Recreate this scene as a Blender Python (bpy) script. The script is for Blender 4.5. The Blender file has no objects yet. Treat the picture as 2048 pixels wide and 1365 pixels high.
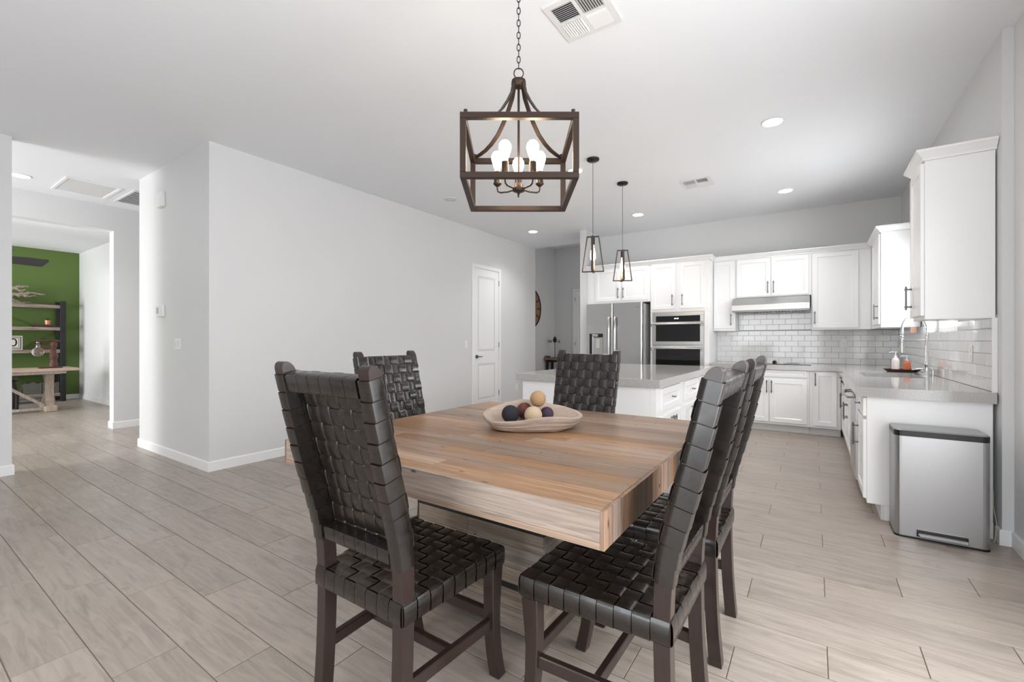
import bpy, math, random
from mathutils import Matrix, Vector
random.seed(7)
PI = math.pi
sc = bpy.context.scene
COL = sc.collection

# ------------------------------------------------------------------ camera
CH = 3.083
cam_d = bpy.data.cameras.new('camera'); cam = bpy.data.objects.new('camera', cam_d); COL.objects.link(cam)
cam_d.sensor_width = 36.0; cam_d.lens = 893.6/2048*36.0; cam_d.clip_start = 0.02
cam_d.shift_y = -0.5/2048
cam.location = (0, 0, 1.22); cam.rotation_euler = (PI/2, 0, math.radians(34.06))
sc.camera = cam

# ------------------------------------------------------------------ world, exposure
sc.view_settings.view_transform = 'Standard'; sc.view_settings.look = 'None'
sc.view_settings.gamma = 1.0; sc.view_settings.use_curve_mapping = False
sc.view_settings.exposure = 0.36
w = bpy.data.worlds.new('world'); sc.world = w; w.use_nodes = True
w.node_tree.nodes['Background'].inputs[0].default_value = (0.88, 0.94, 1.0, 1)
w.node_tree.nodes['Background'].inputs[1].default_value = 2.4

# ------------------------------------------------------------------ large lights (daylight through the windows, plus an added foyer fill)
def area(name, loc, rot, sx, sy, power, col=(1, 1, 1)):
    d = bpy.data.lights.new(name, 'AREA'); d.shape = 'RECTANGLE'; d.size = sx; d.size_y = sy
    d.energy = power; d.color = col
    o = bpy.data.objects.new(name, d); COL.objects.link(o); o.location = loc; o.rotation_euler = rot
    return o
area('daylight_rear', (-1.1, -2.95, 1.35), (math.radians(90), 0, 0), 2.5, 2.3, 44, (0.97, 0.985, 1.0))
area('daylight_right', (0.94, 1.1, 1.35), (math.radians(90), 0, math.radians(90)), 2.6, 2.2, 50, (1.0, 0.99, 0.98))
area('daylight_office', (-10.6, -2.42, 1.5), (math.radians(90), 0, 0), 3.2, 2.0, 130, (1.0, 1.0, 1.0))
area('daylight_hall', (-7.1, -2.9, 1.5), (math.radians(90), 0, 0), 1.4, 2.2, 95, (1.0, 1.0, 1.0))
area('fill_foyer', (-2.75, 8.9, 1.5), (math.radians(90), 0, math.radians(90)), 1.6, 2.0, 9, (1.0, 1.0, 1.0))  # added fill lamp to brighten the foyer; no window on this wall
area('daylight_sink_window', (1.06, 5.45, 1.75), (math.radians(90), 0, math.radians(90)), 1.15, 0.8, 25, (1, 1, 1))

# ------------------------------------------------------------------ materials
def S(r, g, b):
    f = lambda c: (c/255/12.92) if c/255 <= 0.04045 else ((c/255+0.055)/1.055)**2.4
    return (f(r), f(g), f(b), 1)
class NT:
    def __init__(s, name):
        s.m = bpy.data.materials.new(name); s.m.use_nodes = True; s.t = s.m.node_tree; s.n = s.t.nodes
        s.b = s.n['Principled BSDF']
    def node(s, t, **kw):
        n = s.n.new(t)
        for k, v in kw.items():
            if k.startswith('i_'): n.inputs[k[2:].replace('_', ' ')].default_value = v
            else: setattr(n, k, v)
        return n
    def link(s, a, ao, b, bi): s.t.links.new(a.outputs[ao], b.inputs[bi] if isinstance(bi, (str, int)) else bi)
    def P(s, k, v): s.b.inputs[k].default_value = v
def plain(name, col, rough=0.5, metal=0.0, spec=0.5, bump=0.0, bscale=60, coat=0.0, emit=None, estr=0, stretch=None, var=0.0, rvar=0.0):
    q = NT(name); q.P('Base Color', col); q.P('Roughness', rough); q.P('Metallic', metal)
    q.P('Specular IOR Level', spec); q.P('Coat Weight', coat); q.P('Coat Roughness', 0.12)
    if emit: q.P('Emission Color', emit); q.P('Emission Strength', estr)
    if bump or var or rvar:
        tc = q.node('ShaderNodeTexCoord'); mp = q.node('ShaderNodeMapping'); q.link(tc, 'Object', mp, 'Vector')
        if stretch: mp.inputs['Scale'].default_value = stretch
        no = q.node('ShaderNodeTexNoise', i_Scale=bscale, i_Detail=4.0); q.link(mp, 'Vector', no, 'Vector')
        if bump:
            bp = q.node('ShaderNodeBump', i_Strength=bump, i_Distance=0.002); q.link(no, 'Fac', bp, 'Height'); q.link(bp, 'Normal', q.b, 'Normal')
        if var:
            mx = q.node('ShaderNodeMix', data_type='RGBA'); q.link(no, 'Fac', mx, 0)
            mx.inputs[6].default_value = tuple(c*(1-var) for c in col[:3])+(1,); mx.inputs[7].default_value = tuple(min(1, c*(1+var)) for c in col[:3])+(1,)
            q.link(mx, 2, q.b, 'Base Color')
        if rvar:
            mr = q.node('ShaderNodeMapRange'); q.link(no, 'Fac', mr, 0); mr.inputs[1].default_value = 0.3; mr.inputs[2].default_value = 0.7
            mr.inputs[3].default_value = rough-rvar; mr.inputs[4].default_value = rough+rvar; q.link(mr, 0, q.b, 'Roughness')
    return q.m
M = {}
M['wall'] = plain('wall_paint', S(219, 219, 219), 0.42, spec=0.35, bump=0.12, bscale=220)
M['wallL'] = plain('wall_paint_light', S(230, 230, 230), 0.5, spec=0.3, bump=0.12, bscale=220)
M['ceiling'] = plain('ceiling_paint', S(238, 240, 243), 0.75, spec=0.2, bump=0.15, bscale=150)
M['green'] = plain('green_paint', S(92, 114, 58), 0.6, spec=0.3, bump=0.1, bscale=200)
M['trim'] = plain('white_trim_paint', S(240, 240, 240), 0.35)
M['cab'] = plain('white_cabinet_lacquer', S(243, 243, 243), 0.25, spec=0.5)
M['cabedge'] = plain('cabinet_shadow_edge', S(150, 150, 152), 0.5)
M['tile'] = plain('glossy_white_tile', S(238, 238, 238), 0.07, spec=0.6, bump=0.05, bscale=12)
M['grout'] = plain('grey_tile_grout', S(176, 176, 178), 0.8)
M['fgrout'] = plain('tan_floor_grout', S(140, 122, 110), 0.85)
M['steel'] = plain('brushed_steel', S(190, 190, 190), 0.30, metal=1.0, bump=0.03, bscale=40, stretch=(1, 1, 40), rvar=0.05)
M['steelh'] = plain('brushed_steel_fine', S(184, 184, 183), 0.32, metal=1.0, bump=0.02, bscale=40, stretch=(1, 30, 30))
M['fside'] = plain('grey_appliance_side', S(196, 196, 196), 0.4)
M['can'] = plain('brushed_steel_bin', S(172, 172, 173), 0.36, metal=1.0, bump=0.05, bscale=30, stretch=(40, 40, 1), rvar=0.05)
M['chrome'] = plain('polished_chrome', S(215, 215, 215), 0.07, metal=1.0)
M['nickel'] = plain('dark_nickel', S(120, 118, 118), 0.3, metal=1.0)
M['blackglass'] = plain('black_oven_glass', S(8, 8, 9), 0.04, spec=0.6)
M['black'] = plain('black_plastic', S(14, 14, 15), 0.35)
M['bronze'] = plain('dark_bronze', S(58, 44, 37), 0.42, metal=0.5, bump=0.04, bscale=80)
M['bronzeblk'] = plain('black_bronze_canopy', S(38, 30, 28), 0.35, metal=0.4)
M['pendw'] = plain('weathered_pendant_frame', S(72, 62, 56), 0.5, metal=0.3)
M['cord'] = plain('grey_cord', S(90, 88, 86), 0.6)
M['legwood'] = plain('espresso_wood', S(44, 31, 27), 0.33, coat=0.25, bump=0.08, bscale=18, stretch=(6, 6, 0.6), var=0.35)
M['leather'] = plain('black_brown_leather', S(25, 19, 15), 0.30, spec=0.6, coat=0.3, bump=0.12, bscale=26, var=0.35, rvar=0.07)
M['darkiron'] = plain('dark_iron', S(52, 51, 52), 0.45, metal=0.6, bump=0.1, bscale=30)
M['darkwood'] = plain('dark_wood', S(34, 26, 22), 0.5)
M['blackpost'] = plain('black_post', S(16, 15, 15), 0.5)
M['rust'] = plain('rusty_metal', S(88, 58, 46), 0.6, metal=0.3, bump=0.4, bscale=40, var=0.4)
M['drift'] = plain('grey_driftwood', S(150, 136, 124), 0.8, bump=0.6, bscale=25, stretch=(1, 1, 4), var=0.3)
M['leaf'] = plain('green_leaf', S(58, 104, 44), 0.5)
M['copper'] = plain('copper_pot', S(196, 130, 98), 0.4, metal=0.6)
M['paperw'] = plain('off_white_paper', S(214, 210, 200), 0.7)
M['crate'] = plain('grey_washed_crate', S(84, 84, 76), 0.8, bump=0.3, bscale=20, var=0.25)
M['plate'] = plain('white_switch_plastic', S(236, 236, 236), 0.3)
M['glare'] = plain('glossy_switch', S(244, 244, 244), 0.1)
M['dark'] = plain('recess_shade', S(70, 70, 72), 0.8)  # dark tone standing in for shade inside the vents
M['blade'] = plain('fan_blade_wood', S(30, 22, 20), 0.4)
M['amber'] = plain('amber_soap_bottle', S(206, 112, 70), 0.2)
M['clearp'] = plain('clear_pink_soap_bottle', S(224, 214, 212), 0.15)
M['tray'] = plain('dark_wood_tray', S(74, 36, 26), 0.35)
M['vent'] = plain('white_vent_metal', S(226, 226, 226), 0.5)
M['wire'] = plain('yellow_cord', S(214, 208, 160), 0.5)
M['yellow'] = plain('yellow_ceramic', S(196, 176, 70), 0.5)
M['toe'] = plain('white_toe_kick', S(226, 226, 226), 0.5)
M['brownbox'] = plain('brown_wood_block', S(176, 136, 116), 0.5)
def emis(name, col, s):
    return plain(name, (0.8, 0.8, 0.8, 1), 0.5, emit=col, estr=s)
M['canlight'] = emis('downlight_glow', (1, 0.98, 0.95, 1), 9)
M['candim'] = plain('downlight_off', S(228, 228, 228), 0.4)
M['bulb'] = emis('warm_bulb_glow', (1.0, 0.80, 0.55, 1), 22)
M['display'] = emis('oven_clock_digits', (0.9, 0.97, 1, 1), 2.0)
# counter: grey quartz
q = NT('grey_quartz'); tc = q.node('ShaderNodeTexCoord'); n1 = q.node('ShaderNodeTexNoise', i_Scale=160.0, i_Detail=3.0); q.link(tc, 'Object', n1, 'Vector')
cr = q.node('ShaderNodeValToRGB'); cr.color_ramp.elements[0].position = 0.35; cr.color_ramp.elements[1].position = 0.7
cr.color_ramp.elements[0].color = S(166, 164, 161); cr.color_ramp.elements[1].color = S(192, 190, 187)
q.link(n1, 'Fac', cr, 0); q.link(cr, 0, q.b, 'Base Color'); q.P('Roughness', 0.10); q.P('Specular IOR Level', 0.6); M['quartz'] = q.m
# thin window glass
q = NT('window_glass'); q.P('Roughness', 0.0); q.P('Transmission Weight', 1.0); q.P('IOR', 1.1); q.P('Base Color', (1, 1, 1, 1)); M['glass'] = q.m
q = NT('smoked_bulb_glass'); q.P('Roughness', 0.02); q.P('Transmission Weight', 0.9); q.P('IOR', 1.25); q.P('Base Color', S(214, 208, 200)); M['globe'] = q.m
# floor tile: wood-look porcelain, tone per tile from its own place
TX0, TL, TOFF, TY0, TW = -3.94, 0.919, 0.3063, 0.527, 0.2068
q = NT('wood_look_floor_tile'); g = q.node('ShaderNodeNewGeometry'); sp = q.node('ShaderNodeSeparateXYZ'); q.link(g, 'Position', sp, 0)
def mth(q, op, a, b=None, c=None):
    n = q.node('ShaderNodeMath', operation=op)
    for i, v in enumerate((a, b, c)):
        if v is None: continue
        if isinstance(v, (int, float)): n.inputs[i].default_value = v
        else: q.t.links.new(v, n.inputs[i])
    return n.outputs[0]
row = mth(q, 'FLOOR', mth(q, 'DIVIDE', mth(q, 'SUBTRACT', sp.outputs[1], TY0), TW))
ph = mth(q, 'MULTIPLY', mth(q, 'FLOORED_MODULO', row, 3.0), TOFF)
colm = mth(q, 'FLOOR', mth(q, 'DIVIDE', mth(q, 'SUBTRACT', mth(q, 'SUBTRACT', sp.outputs[0], TX0), ph), TL))
cx = q.node('ShaderNodeCombineXYZ'); q.t.links.new(row, cx.inputs[0]); q.t.links.new(colm, cx.inputs[1])
wn = q.node('ShaderNodeTexWhiteNoise', noise_dimensions='3D'); q.link(cx, 0, wn, 'Vector')
sc1 = q.node('ShaderNodeVectorMath', operation='SCALE'); q.link(wn, 'Color', sc1, 0); sc1.inputs['Scale'].default_value = 30
ad = q.node('ShaderNodeVectorMath', operation='ADD'); q.link(g, 'Position', ad, 0); q.link(sc1, 0, ad, 1)
mp = q.node('ShaderNodeMapping'); mp.inputs['Scale'].default_value = (1.6, 15.0, 1.0); q.link(ad, 0, mp, 'Vector')
gn = q.node('ShaderNodeTexNoise', i_Scale=2.2, i_Detail=7.0, i_Roughness=0.62, i_Distortion=0.9); q.link(mp, 0, gn, 'Vector')
mp2 = q.node('ShaderNodeMapping'); mp2.inputs['Scale'].default_value = (2.0, 4.0, 1.0); q.link(ad, 0, mp2, 'Vector')
kn = q.node('ShaderNodeTexNoise', i_Scale=1.6, i_Detail=3.0, i_Distortion=1.6); q.link(mp2, 0, kn, 'Vector')
cr = q.node('ShaderNodeValToRGB'); e = cr.color_ramp.elements
e[0].position = 0.25; e[0].color = S(142, 129, 119); e[1].position = 0.75; e[1].color = S(178, 165, 153)
x = e.new(0.5); x.color = S(164, 151, 139)
q.link(gn, 'Fac', cr, 0)
kr = q.node('ShaderNodeValToRGB'); e = kr.color_ramp.elements; e[0].position = 0.62; e[0].color = (0, 0, 0, 1); e[1].position = 0.78; e[1].color = (1, 1, 1, 1)
q.link(kn, 'Fac', kr, 0)
mk = q.node('ShaderNodeMix', data_type='RGBA'); q.link(kr, 0, mk, 0); q.link(cr, 0, mk, 6); mk.inputs[7].default_value = S(138, 128, 117)
hs = q.node('ShaderNodeHueSaturation'); hs.inputs['Saturation'].default_value = 0.88; q.link(mk, 2, hs, 'Color')
mr = q.node('ShaderNodeMapRange'); q.link(wn, 'Value', mr, 0); mr.inputs[3].default_value = 0.90; mr.inputs[4].default_value = 1.06; q.link(mr, 0, hs, 'Value')
q.link(hs, 0, q.b, 'Base Color'); q.P('Roughness', 0.34); q.P('Specular IOR Level', 0.4)
bp = q.node('ShaderNodeBump', i_Strength=0.12, i_Distance=0.002); q.link(gn, 'Fac', bp, 'Height'); q.link(bp, 'Normal', q.b, 'Normal'); M['ftile'] = q.m
# reclaimed wood, tone per piece
def woodmat(name, lo, mid, hi, axis, rough=0.38, knot=True, sat=1.0):
    q = NT(name); tc = q.node('ShaderNodeTexCoord'); oi = q.node('ShaderNodeObjectInfo')
    wn = q.node('ShaderNodeTexWhiteNoise', noise_dimensions='1D'); q.link(oi, 'Random', wn, 'W')
    s1 = q.node('ShaderNodeVectorMath', operation='SCALE'); q.link(wn, 'Color', s1, 0); s1.inputs['Scale'].default_value = 40
    a1 = q.node('ShaderNodeVectorMath', operation='ADD'); q.link(tc, 'Object', a1, 0); q.link(s1, 0, a1, 1)
    scl = {'x': (1.6, 46, 46), 'y': (46, 1.6, 46), 'z': (46, 46, 1.6)}[axis]
    m1 = q.node('ShaderNodeMapping'); m1.inputs['Scale'].default_value = scl; q.link(a1, 0, m1, 'Vector')
    n1 = q.node('ShaderNodeTexNoise', i_Scale=1.5, i_Detail=9.0, i_Roughness=0.68, i_Distortion=0.8); q.link(m1, 0, n1, 'Vector')
    cr = q.node('ShaderNodeValToRGB'); e = cr.color_ramp.elements
    e[0].position = 0.28; e[0].color = lo; e[1].position = 0.75; e[1].color = hi; x = e.new(0.5); x.color = mid
    q.link(n1, 'Fac', cr, 0)
    last = (cr, 0)
    if knot:
        scl2 = {'x': (3.0, 8, 8), 'y': (8, 3.0, 8), 'z': (8, 8, 3.0)}[axis]
        m2 = q.node('ShaderNodeMapping'); m2.inputs['Scale'].default_value = scl2; q.link(a1, 0, m2, 'Vector')
        v = q.node('ShaderNodeTexVoronoi', i_Scale=1.9); q.link(m2, 0, v, 'Vector')
        vr = q.node('ShaderNodeValToRGB'); e = vr.color_ramp.elements; e[0].position = 0.03; e[0].color = (1, 1, 1, 1); e[1].position = 0.11; e[1].color = (0, 0, 0, 1)
        q.link(v, 'Distance', vr, 0)
        mx = q.node('ShaderNodeMix', data_type='RGBA'); q.link(vr, 0, mx, 0); q.link(cr, 0, mx, 6); mx.inputs[7].default_value = tuple(c*0.35 for c in lo[:3])+(1,)
        last = (mx, 2)
        v2 = q.node('ShaderNodeTexVoronoi', i_Scale=6.5); m3 = q.node('ShaderNodeMapping'); q.link(a1, 0, m3, 'Vector'); q.link(m3, 0, v2, 'Vector')
        v2r = q.node('ShaderNodeValToRGB'); e = v2r.color_ramp.elements; e[0].position = 0.035; e[0].color = (1, 1, 1, 1); e[1].position = 0.055; e[1].color = (0, 0, 0, 1)
        q.link(v2, 'Distance', v2r, 0); mx2 = q.node('ShaderNodeMix', data_type='RGBA'); q.link(v2r, 0, mx2, 0); q.link(mx, 2, mx2, 6); mx2.inputs[7].default_value = (.03, .022, .018, 1); last = (mx2, 2)
    hs = q.node('ShaderNodeHueSaturation'); q.t.links.new(last[0].outputs[last[1]], hs.inputs['Color'])
    mr = q.node('ShaderNodeMapRange'); q.link(oi, 'Random', mr, 0); mr.inputs[3].default_value = 0.66; mr.inputs[4].default_value = 1.18; q.link(mr, 0, hs, 'Value')
    sx = q.node('ShaderNodeSeparateColor'); q.link(wn, 'Color', sx, 0)
    ms = q.node('ShaderNodeMapRange'); q.link(sx, 1, ms, 0); ms.inputs[3].default_value = 0.6*sat; ms.inputs[4].default_value = 1.08*sat; q.link(ms, 0, hs, 'Saturation')
    q.link(hs, 0, q.b, 'Base Color'); q.P('Roughness', rough); q.P('Specular IOR Level', 0.4)
    bp = q.node('ShaderNodeBump', i_Strength=0.25, i_Distance=0.0015); q.link(n1, 'Fac', bp, 'Height'); q.link(bp, 'Normal', q.b, 'Normal')
    return q.m
M['plankx'] = woodmat('reclaimed_pine_along', S(104, 76, 56), S(160, 122, 90), S(192, 152, 116), 'x', 0.36)
M['facex'] = woodmat('pale_sawn_pine', S(112, 87, 67), S(154, 124, 98), S(178, 147, 119), 'x', 0.6, sat=0.85)
M['planky'] = woodmat('reclaimed_pine_ends', S(96, 74, 60), S(146, 114, 90), S(184, 146, 116), 'z', 0.5)
M['pedx'] = woodmat('grey_reclaimed_boards', S(112, 94, 78), S(160, 138, 116), S(192, 168, 142), 'x', 0.6, sat=0.8)
M['pedy'] = woodmat('grey_reclaimed_side_boards', S(100, 84, 70), S(140, 120, 102), S(170, 148, 126), 'y', 0.6, sat=0.8)
M['desk'] = woodmat('desk_pine', S(132, 96, 74), S(178, 138, 108), S(200, 162, 130), 'y', 0.5, knot=False)
M['trestle'] = woodmat('bleached_trestle_wood', S(130, 112, 96), S(172, 152, 132), S(198, 180, 160), 'z', 0.7, knot=False, sat=0.8)
M['shelfw'] = woodmat('worn_shelf_wood', S(84, 66, 58), S(134, 112, 98), S(196, 182, 168), 'y', 0.7, knot=False, sat=0.7)
M['live'] = woodmat('live_edge_wood', S(92, 60, 42), S(150, 106, 78), S(180, 134, 102), 'x', 0.5, knot=False)
M['bowl'] = plain('bleached_bowl_wood', S(178, 160, 147), 0.75, bump=0.7, bscale=14, stretch=(1, 5, 5), var=0.22)
def twine(name, col, sc_=260):
    q = NT(name); tc = q.node('ShaderNodeTexCoord'); wv = q.node('ShaderNodeTexWave', i_Scale=60.0, i_Distortion=2.5, i_Detail=1.0, wave_type='BANDS', bands_direction='Z')
    q.link(tc, 'Object', wv, 'Vector'); mx = q.node('ShaderNodeMix', data_type='RGBA'); q.link(wv, 'Fac', mx, 0)
    mx.inputs[6].default_value = tuple(c*0.6 for c in col[:3])+(1,); mx.inputs[7].default_value = tuple(min(1, c*1.15) for c in col[:3])+(1,)
    q.link(mx, 2, q.b, 'Base Color'); q.P('Roughness', 0.8)
    bp = q.node('ShaderNodeBump', i_Strength=0.7, i_Distance=0.001); q.link(wv, 'Fac', bp, 'Height'); q.link(bp, 'Normal', q.b, 'Normal'); return q.m
M['tan'] = twine('tan_twine', S(186, 150, 112)); M['cream'] = twine('cream_twine', S(206, 184, 154)); M['navy'] = twine('navy_twine', S(36, 34, 44))
M['maroon'] = twine('maroon_twine', S(104, 58, 52)); M['purple'] = twine('purple_twine', S(70, 54, 74))

# ------------------------------------------------------------------ mesh builder
OFF = {}
class MB:
    def __init__(s, mtx=None): s.v = []; s.f = []; s.sm = []; s.M = mtx
    def add(s, vs, fs, smooth=False):
        b = len(s.v)
        s.v += [tuple(s.M @ Vector(p)) if s.M else tuple(p) for p in vs]
        s.f += [tuple(b+i for i in f) for f in fs]; s.sm += [smooth]*len(fs)
        return s
    def box(s, x0, x1, y0, y1, z0, z1, ch=0.0):
        if x0 > x1: x0, x1 = x1, x0
        if y0 > y1: y0, y1 = y1, y0
        if z0 > z1: z0, z1 = z1, z0
        if ch <= 0:
            return s.add([(x0, y0, z0), (x1, y0, z0), (x1, y1, z0), (x0, y1, z0), (x0, y0, z1), (x1, y0, z1), (x1, y1, z1), (x0, y1, z1)],
                  [(0, 3, 2, 1), (4, 5, 6, 7), (0, 1, 5, 4), (1, 2, 6, 5), (2, 3, 7, 6), (3, 0, 4, 7)])
        c = min(ch, (x1-x0)*.45, (y1-y0)*.45, (z1-z0)*.45)
        X = (x0, x1); Y = (y0, y1); Z = (z0, z1); vs = []; idx = {}
        for i in (0, 1):
            for j in (0, 1):
                for k in (0, 1):
                    sx, sy, sz = (1, -1)[i], (1, -1)[j], (1, -1)[k]
                    idx[i, j, k, 'x'] = len(vs); vs.append((X[i], Y[j]+sy*c, Z[k]+sz*c))
                    idx[i, j, k, 'y'] = len(vs); vs.append((X[i]+sx*c, Y[j], Z[k]+sz*c))
                    idx[i, j, k, 'z'] = len(vs); vs.append((X[i]+sx*c, Y[j]+sy*c, Z[k]))
        g = lambda i, j, k, a: idx[i, j, k, a]
        fs = [(g(0,0,0,'x'), g(0,0,1,'x'), g(0,1,1,'x'), g(0,1,0,'x')), (g(1,0,0,'x'), g(1,1,0,'x'), g(1,1,1,'x'), g(1,0,1,'x')),
              (g(0,0,0,'y'), g(1,0,0,'y'), g(1,0,1,'y'), g(0,0,1,'y')), (g(0,1,0,'y'), g(0,1,1,'y'), g(1,1,1,'y'), g(1,1,0,'y')),
              (g(0,0,0,'z'), g(0,1,0,'z'), g(1,1,0,'z'), g(1,0,0,'z')), (g(0,0,1,'z'), g(1,0,1,'z'), g(1,1,1,'z'), g(0,1,1,'z'))]
        for i in (0, 1):
            for j in (0, 1):
                a = (g(i,j,0,'x'), g(i,j,1,'x'), g(i,j,1,'y'), g(i,j,0,'y')); fs.append(a if (i+j) % 2 else a[::-1])
            for k in (0, 1):
                a = (g(i,0,k,'x'), g(i,1,k,'x'), g(i,1,k,'z'), g(i,0,k,'z')); fs.append(a[::-1] if (i+k) % 2 else a)
        for j in (0, 1):
            for k in (0, 1):
                a = (g(0,j,k,'y'), g(1,j,k,'y'), g(1,j,k,'z'), g(0,j,k,'z')); fs.append(a if (j+k) % 2 else a[::-1])
        for i in (0, 1):
            for j in (0, 1):
                for k in (0, 1):
                    a = (g(i,j,k,'x'), g(i,j,k,'y'), g(i,j,k,'z')); fs.append(a if (i+j+k) % 2 == 0 else a[::-1])
        return s.add(vs, fs)
    def prism(s, pts, z0, z1, top=None):
        n = len(pts); t = top or pts
        return s.add([(x, y, z0) for x, y in pts]+[(x, y, z1) for x, y in t],
              [tuple(range(n))[::-1], tuple(range(n, 2*n))]+[(i, (i+1) % n, n+(i+1) % n, n+i) for i in range(n)])
    def loft(s, rings, smooth=False, cap=True, close=False):
        n = len(rings[0]); vs = [p for r in rings for p in r]; fs = []
        m = len(rings)
        for k in range(m if close else m-1):
            a = k*n; b = ((k+1) % m)*n
            for i in range(n): fs.append((a+i, a+(i+1) % n, b+(i+1) % n, b+i))
        if cap and not close: fs.append(tuple(range(n))[::-1]); fs.append(tuple(range((m-1)*n, m*n)))
        return s.add(vs, fs, smooth)
    def lathe(s, prof, c=(0, 0, 0), n=20, smooth=True, axis='z', cap=True):
        rings = []
        for r, z in prof:
            rg = []
            for i in range(n):
                a = 2*PI*i/n; x, y = max(r, 1e-5)*math.cos(a), max(r, 1e-5)*math.sin(a)
                p = (x, y, z) if axis == 'z' else ((z, x, y) if axis == 'x' else (y, z, x))
                rg.append((c[0]+p[0], c[1]+p[1], c[2]+p[2]))
            rings.append(rg)
        return s.loft(rings, smooth, cap)
    def tube(s, path, r, n=8, smooth=True, close=False):
        P = [Vector(p) for p in path]; m = len(P); rs = r if isinstance(r, (list, tuple)) else [r]*m; rings = []; up = None
        for i in range(m):
            t = (P[(i+1) % m]-P[i-1]) if close else (P[min(i+1, m-1)]-P[max(i-1, 0)])
            t.normalize()
            if up is None: up = t.cross(Vector((0, 0, 1))) if abs(t.z) < .9 else t.cross(Vector((1, 0, 0)))
            up = (up - t*up.dot(t)).normalized(); w2 = t.cross(up)
            rings.append([tuple(P[i]+up*(rs[i]*math.cos(2*PI*k/n))+w2*(rs[i]*math.sin(2*PI*k/n))) for k in range(n)])
        return s.loft(rings, smooth, True, close)
    def bar(s, a, b, wdt, hgt, side=(1, 0, 0)):
        a, b = Vector(a), Vector(b); t = (b-a).normalized(); sd = Vector(side); sd = (sd-t*sd.dot(t)).normalized(); up = t.cross(sd)
        q = lambda p: [tuple(p+sd*(i*wdt/2)+up*(j*hgt/2)) for i, j in ((-1, -1), (1, -1), (1, 1), (-1, 1))]
        return s.loft([q(a), q(b)])
    def ribbon(s, path, wdir, wid, th=0.003, smooth=True):
        """leather strap: crowned section swept along path; wdir/wid per point or constant"""
        P = [Vector(p) for p in path]; m = len(P); rings = []
        for i in range(m):
            t = (P[min(i+1, m-1)]-P[max(i-1, 0)]).normalized()
            wd = Vector(wdir[i] if isinstance(wdir, list) else wdir); wd = (wd-t*wd.dot(t)).normalized(); n = wd.cross(t)
            ww = (wid[i] if isinstance(wid, list) else wid)/2
            rings.append([tuple(P[i]+wd*(a*ww)+n*(b*th)) for a, b in ((-1, 0), (-.985, .45), (-.95, .8), (-.86, 1.05), (0, 1.5), (.86, 1.05), (.95, .8), (.985, .45), (1, 0), (0, -.1))])
        return s.loft(rings, smooth)
    def sweep(s, path, prof, side=1, close=False):
        """mitred moulding: path in plan [(x,y)], profile [(out,z)]; side=+1 offsets to the right of travel"""
        m = len(path); rings = []
        for i in range(m):
            p = Vector((*path[i], 0)); d = []
            if i > 0 or close: d.append((p-Vector((*path[i-1], 0))).normalized())
            if i < m-1 or close: d.append((Vector((*path[(i+1) % m], 0))-p).normalized())
            ns = [Vector((v.y, -v.x, 0))*side for v in d]
            nn = sum(ns, Vector()); nn.normalize(); k = 1/max(.2, nn.dot(ns[0]))
            rings.append([tuple(p+nn*(o*k)+Vector((0, 0, z))) for o, z in prof])
        return s.loft(rings, False, True, close)
    def build(s, name, mat, parent=None, off=None, bevel=0.0, seg=1, mats=None):
        me = bpy.data.meshes.new(name)
        o3 = Vector(off) if off is not None else (OFF.get(parent.name, Vector()) if parent else Vector())
        me.from_pydata([tuple(Vector(p)-o3) for p in s.v], [], s.f)
        me.polygons.foreach_set('use_smooth', s.sm); me.update()
        if any(s.sm): me.set_sharp_from_angle(angle=math.radians(62))
        me.materials.append(mat)
        o = bpy.data.objects.new(name, me); COL.objects.link(o)
        if parent: o.parent = parent
        OFF[o.name] = o3
        if bevel:
            b = o.modifiers.new('bevel', 'BEVEL'); b.width = bevel; b.segments = seg; b.limit_method = 'ANGLE'; b.angle_limit = math.radians(40)
        return o
def thing(name, label, cat, loc=(0, 0, 0), group=None, rot=0.0, local=False):
    o = bpy.data.objects.new(name, None); COL.objects.link(o); o.location = loc; o.rotation_euler = (0, 0, rot)
    o.empty_display_size = 0.1; o['label'] = label; o['category'] = cat
    if group: o['group'] = group
    OFF[o.name] = Vector() if local else Vector(loc)
    return o
def tag(o, label, cat, group=None):
    o['label'] = label; o['category'] = cat
    if group: o['group'] = group
    return o
def struct(o): o['kind'] = 'structure'; return o
def lab(o, l): o['label'] = l; return o
def kids(o): return [c for c in bpy.data.objects if c.parent == o]
def copy_tree(o, parent=None):
    c = o.copy(); COL.objects.link(c)
    if parent: c.parent = parent
    OFF[c.name] = OFF.get(o.name, Vector())
    for ch in kids(o): copy_tree(ch, c)
    return c

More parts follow.
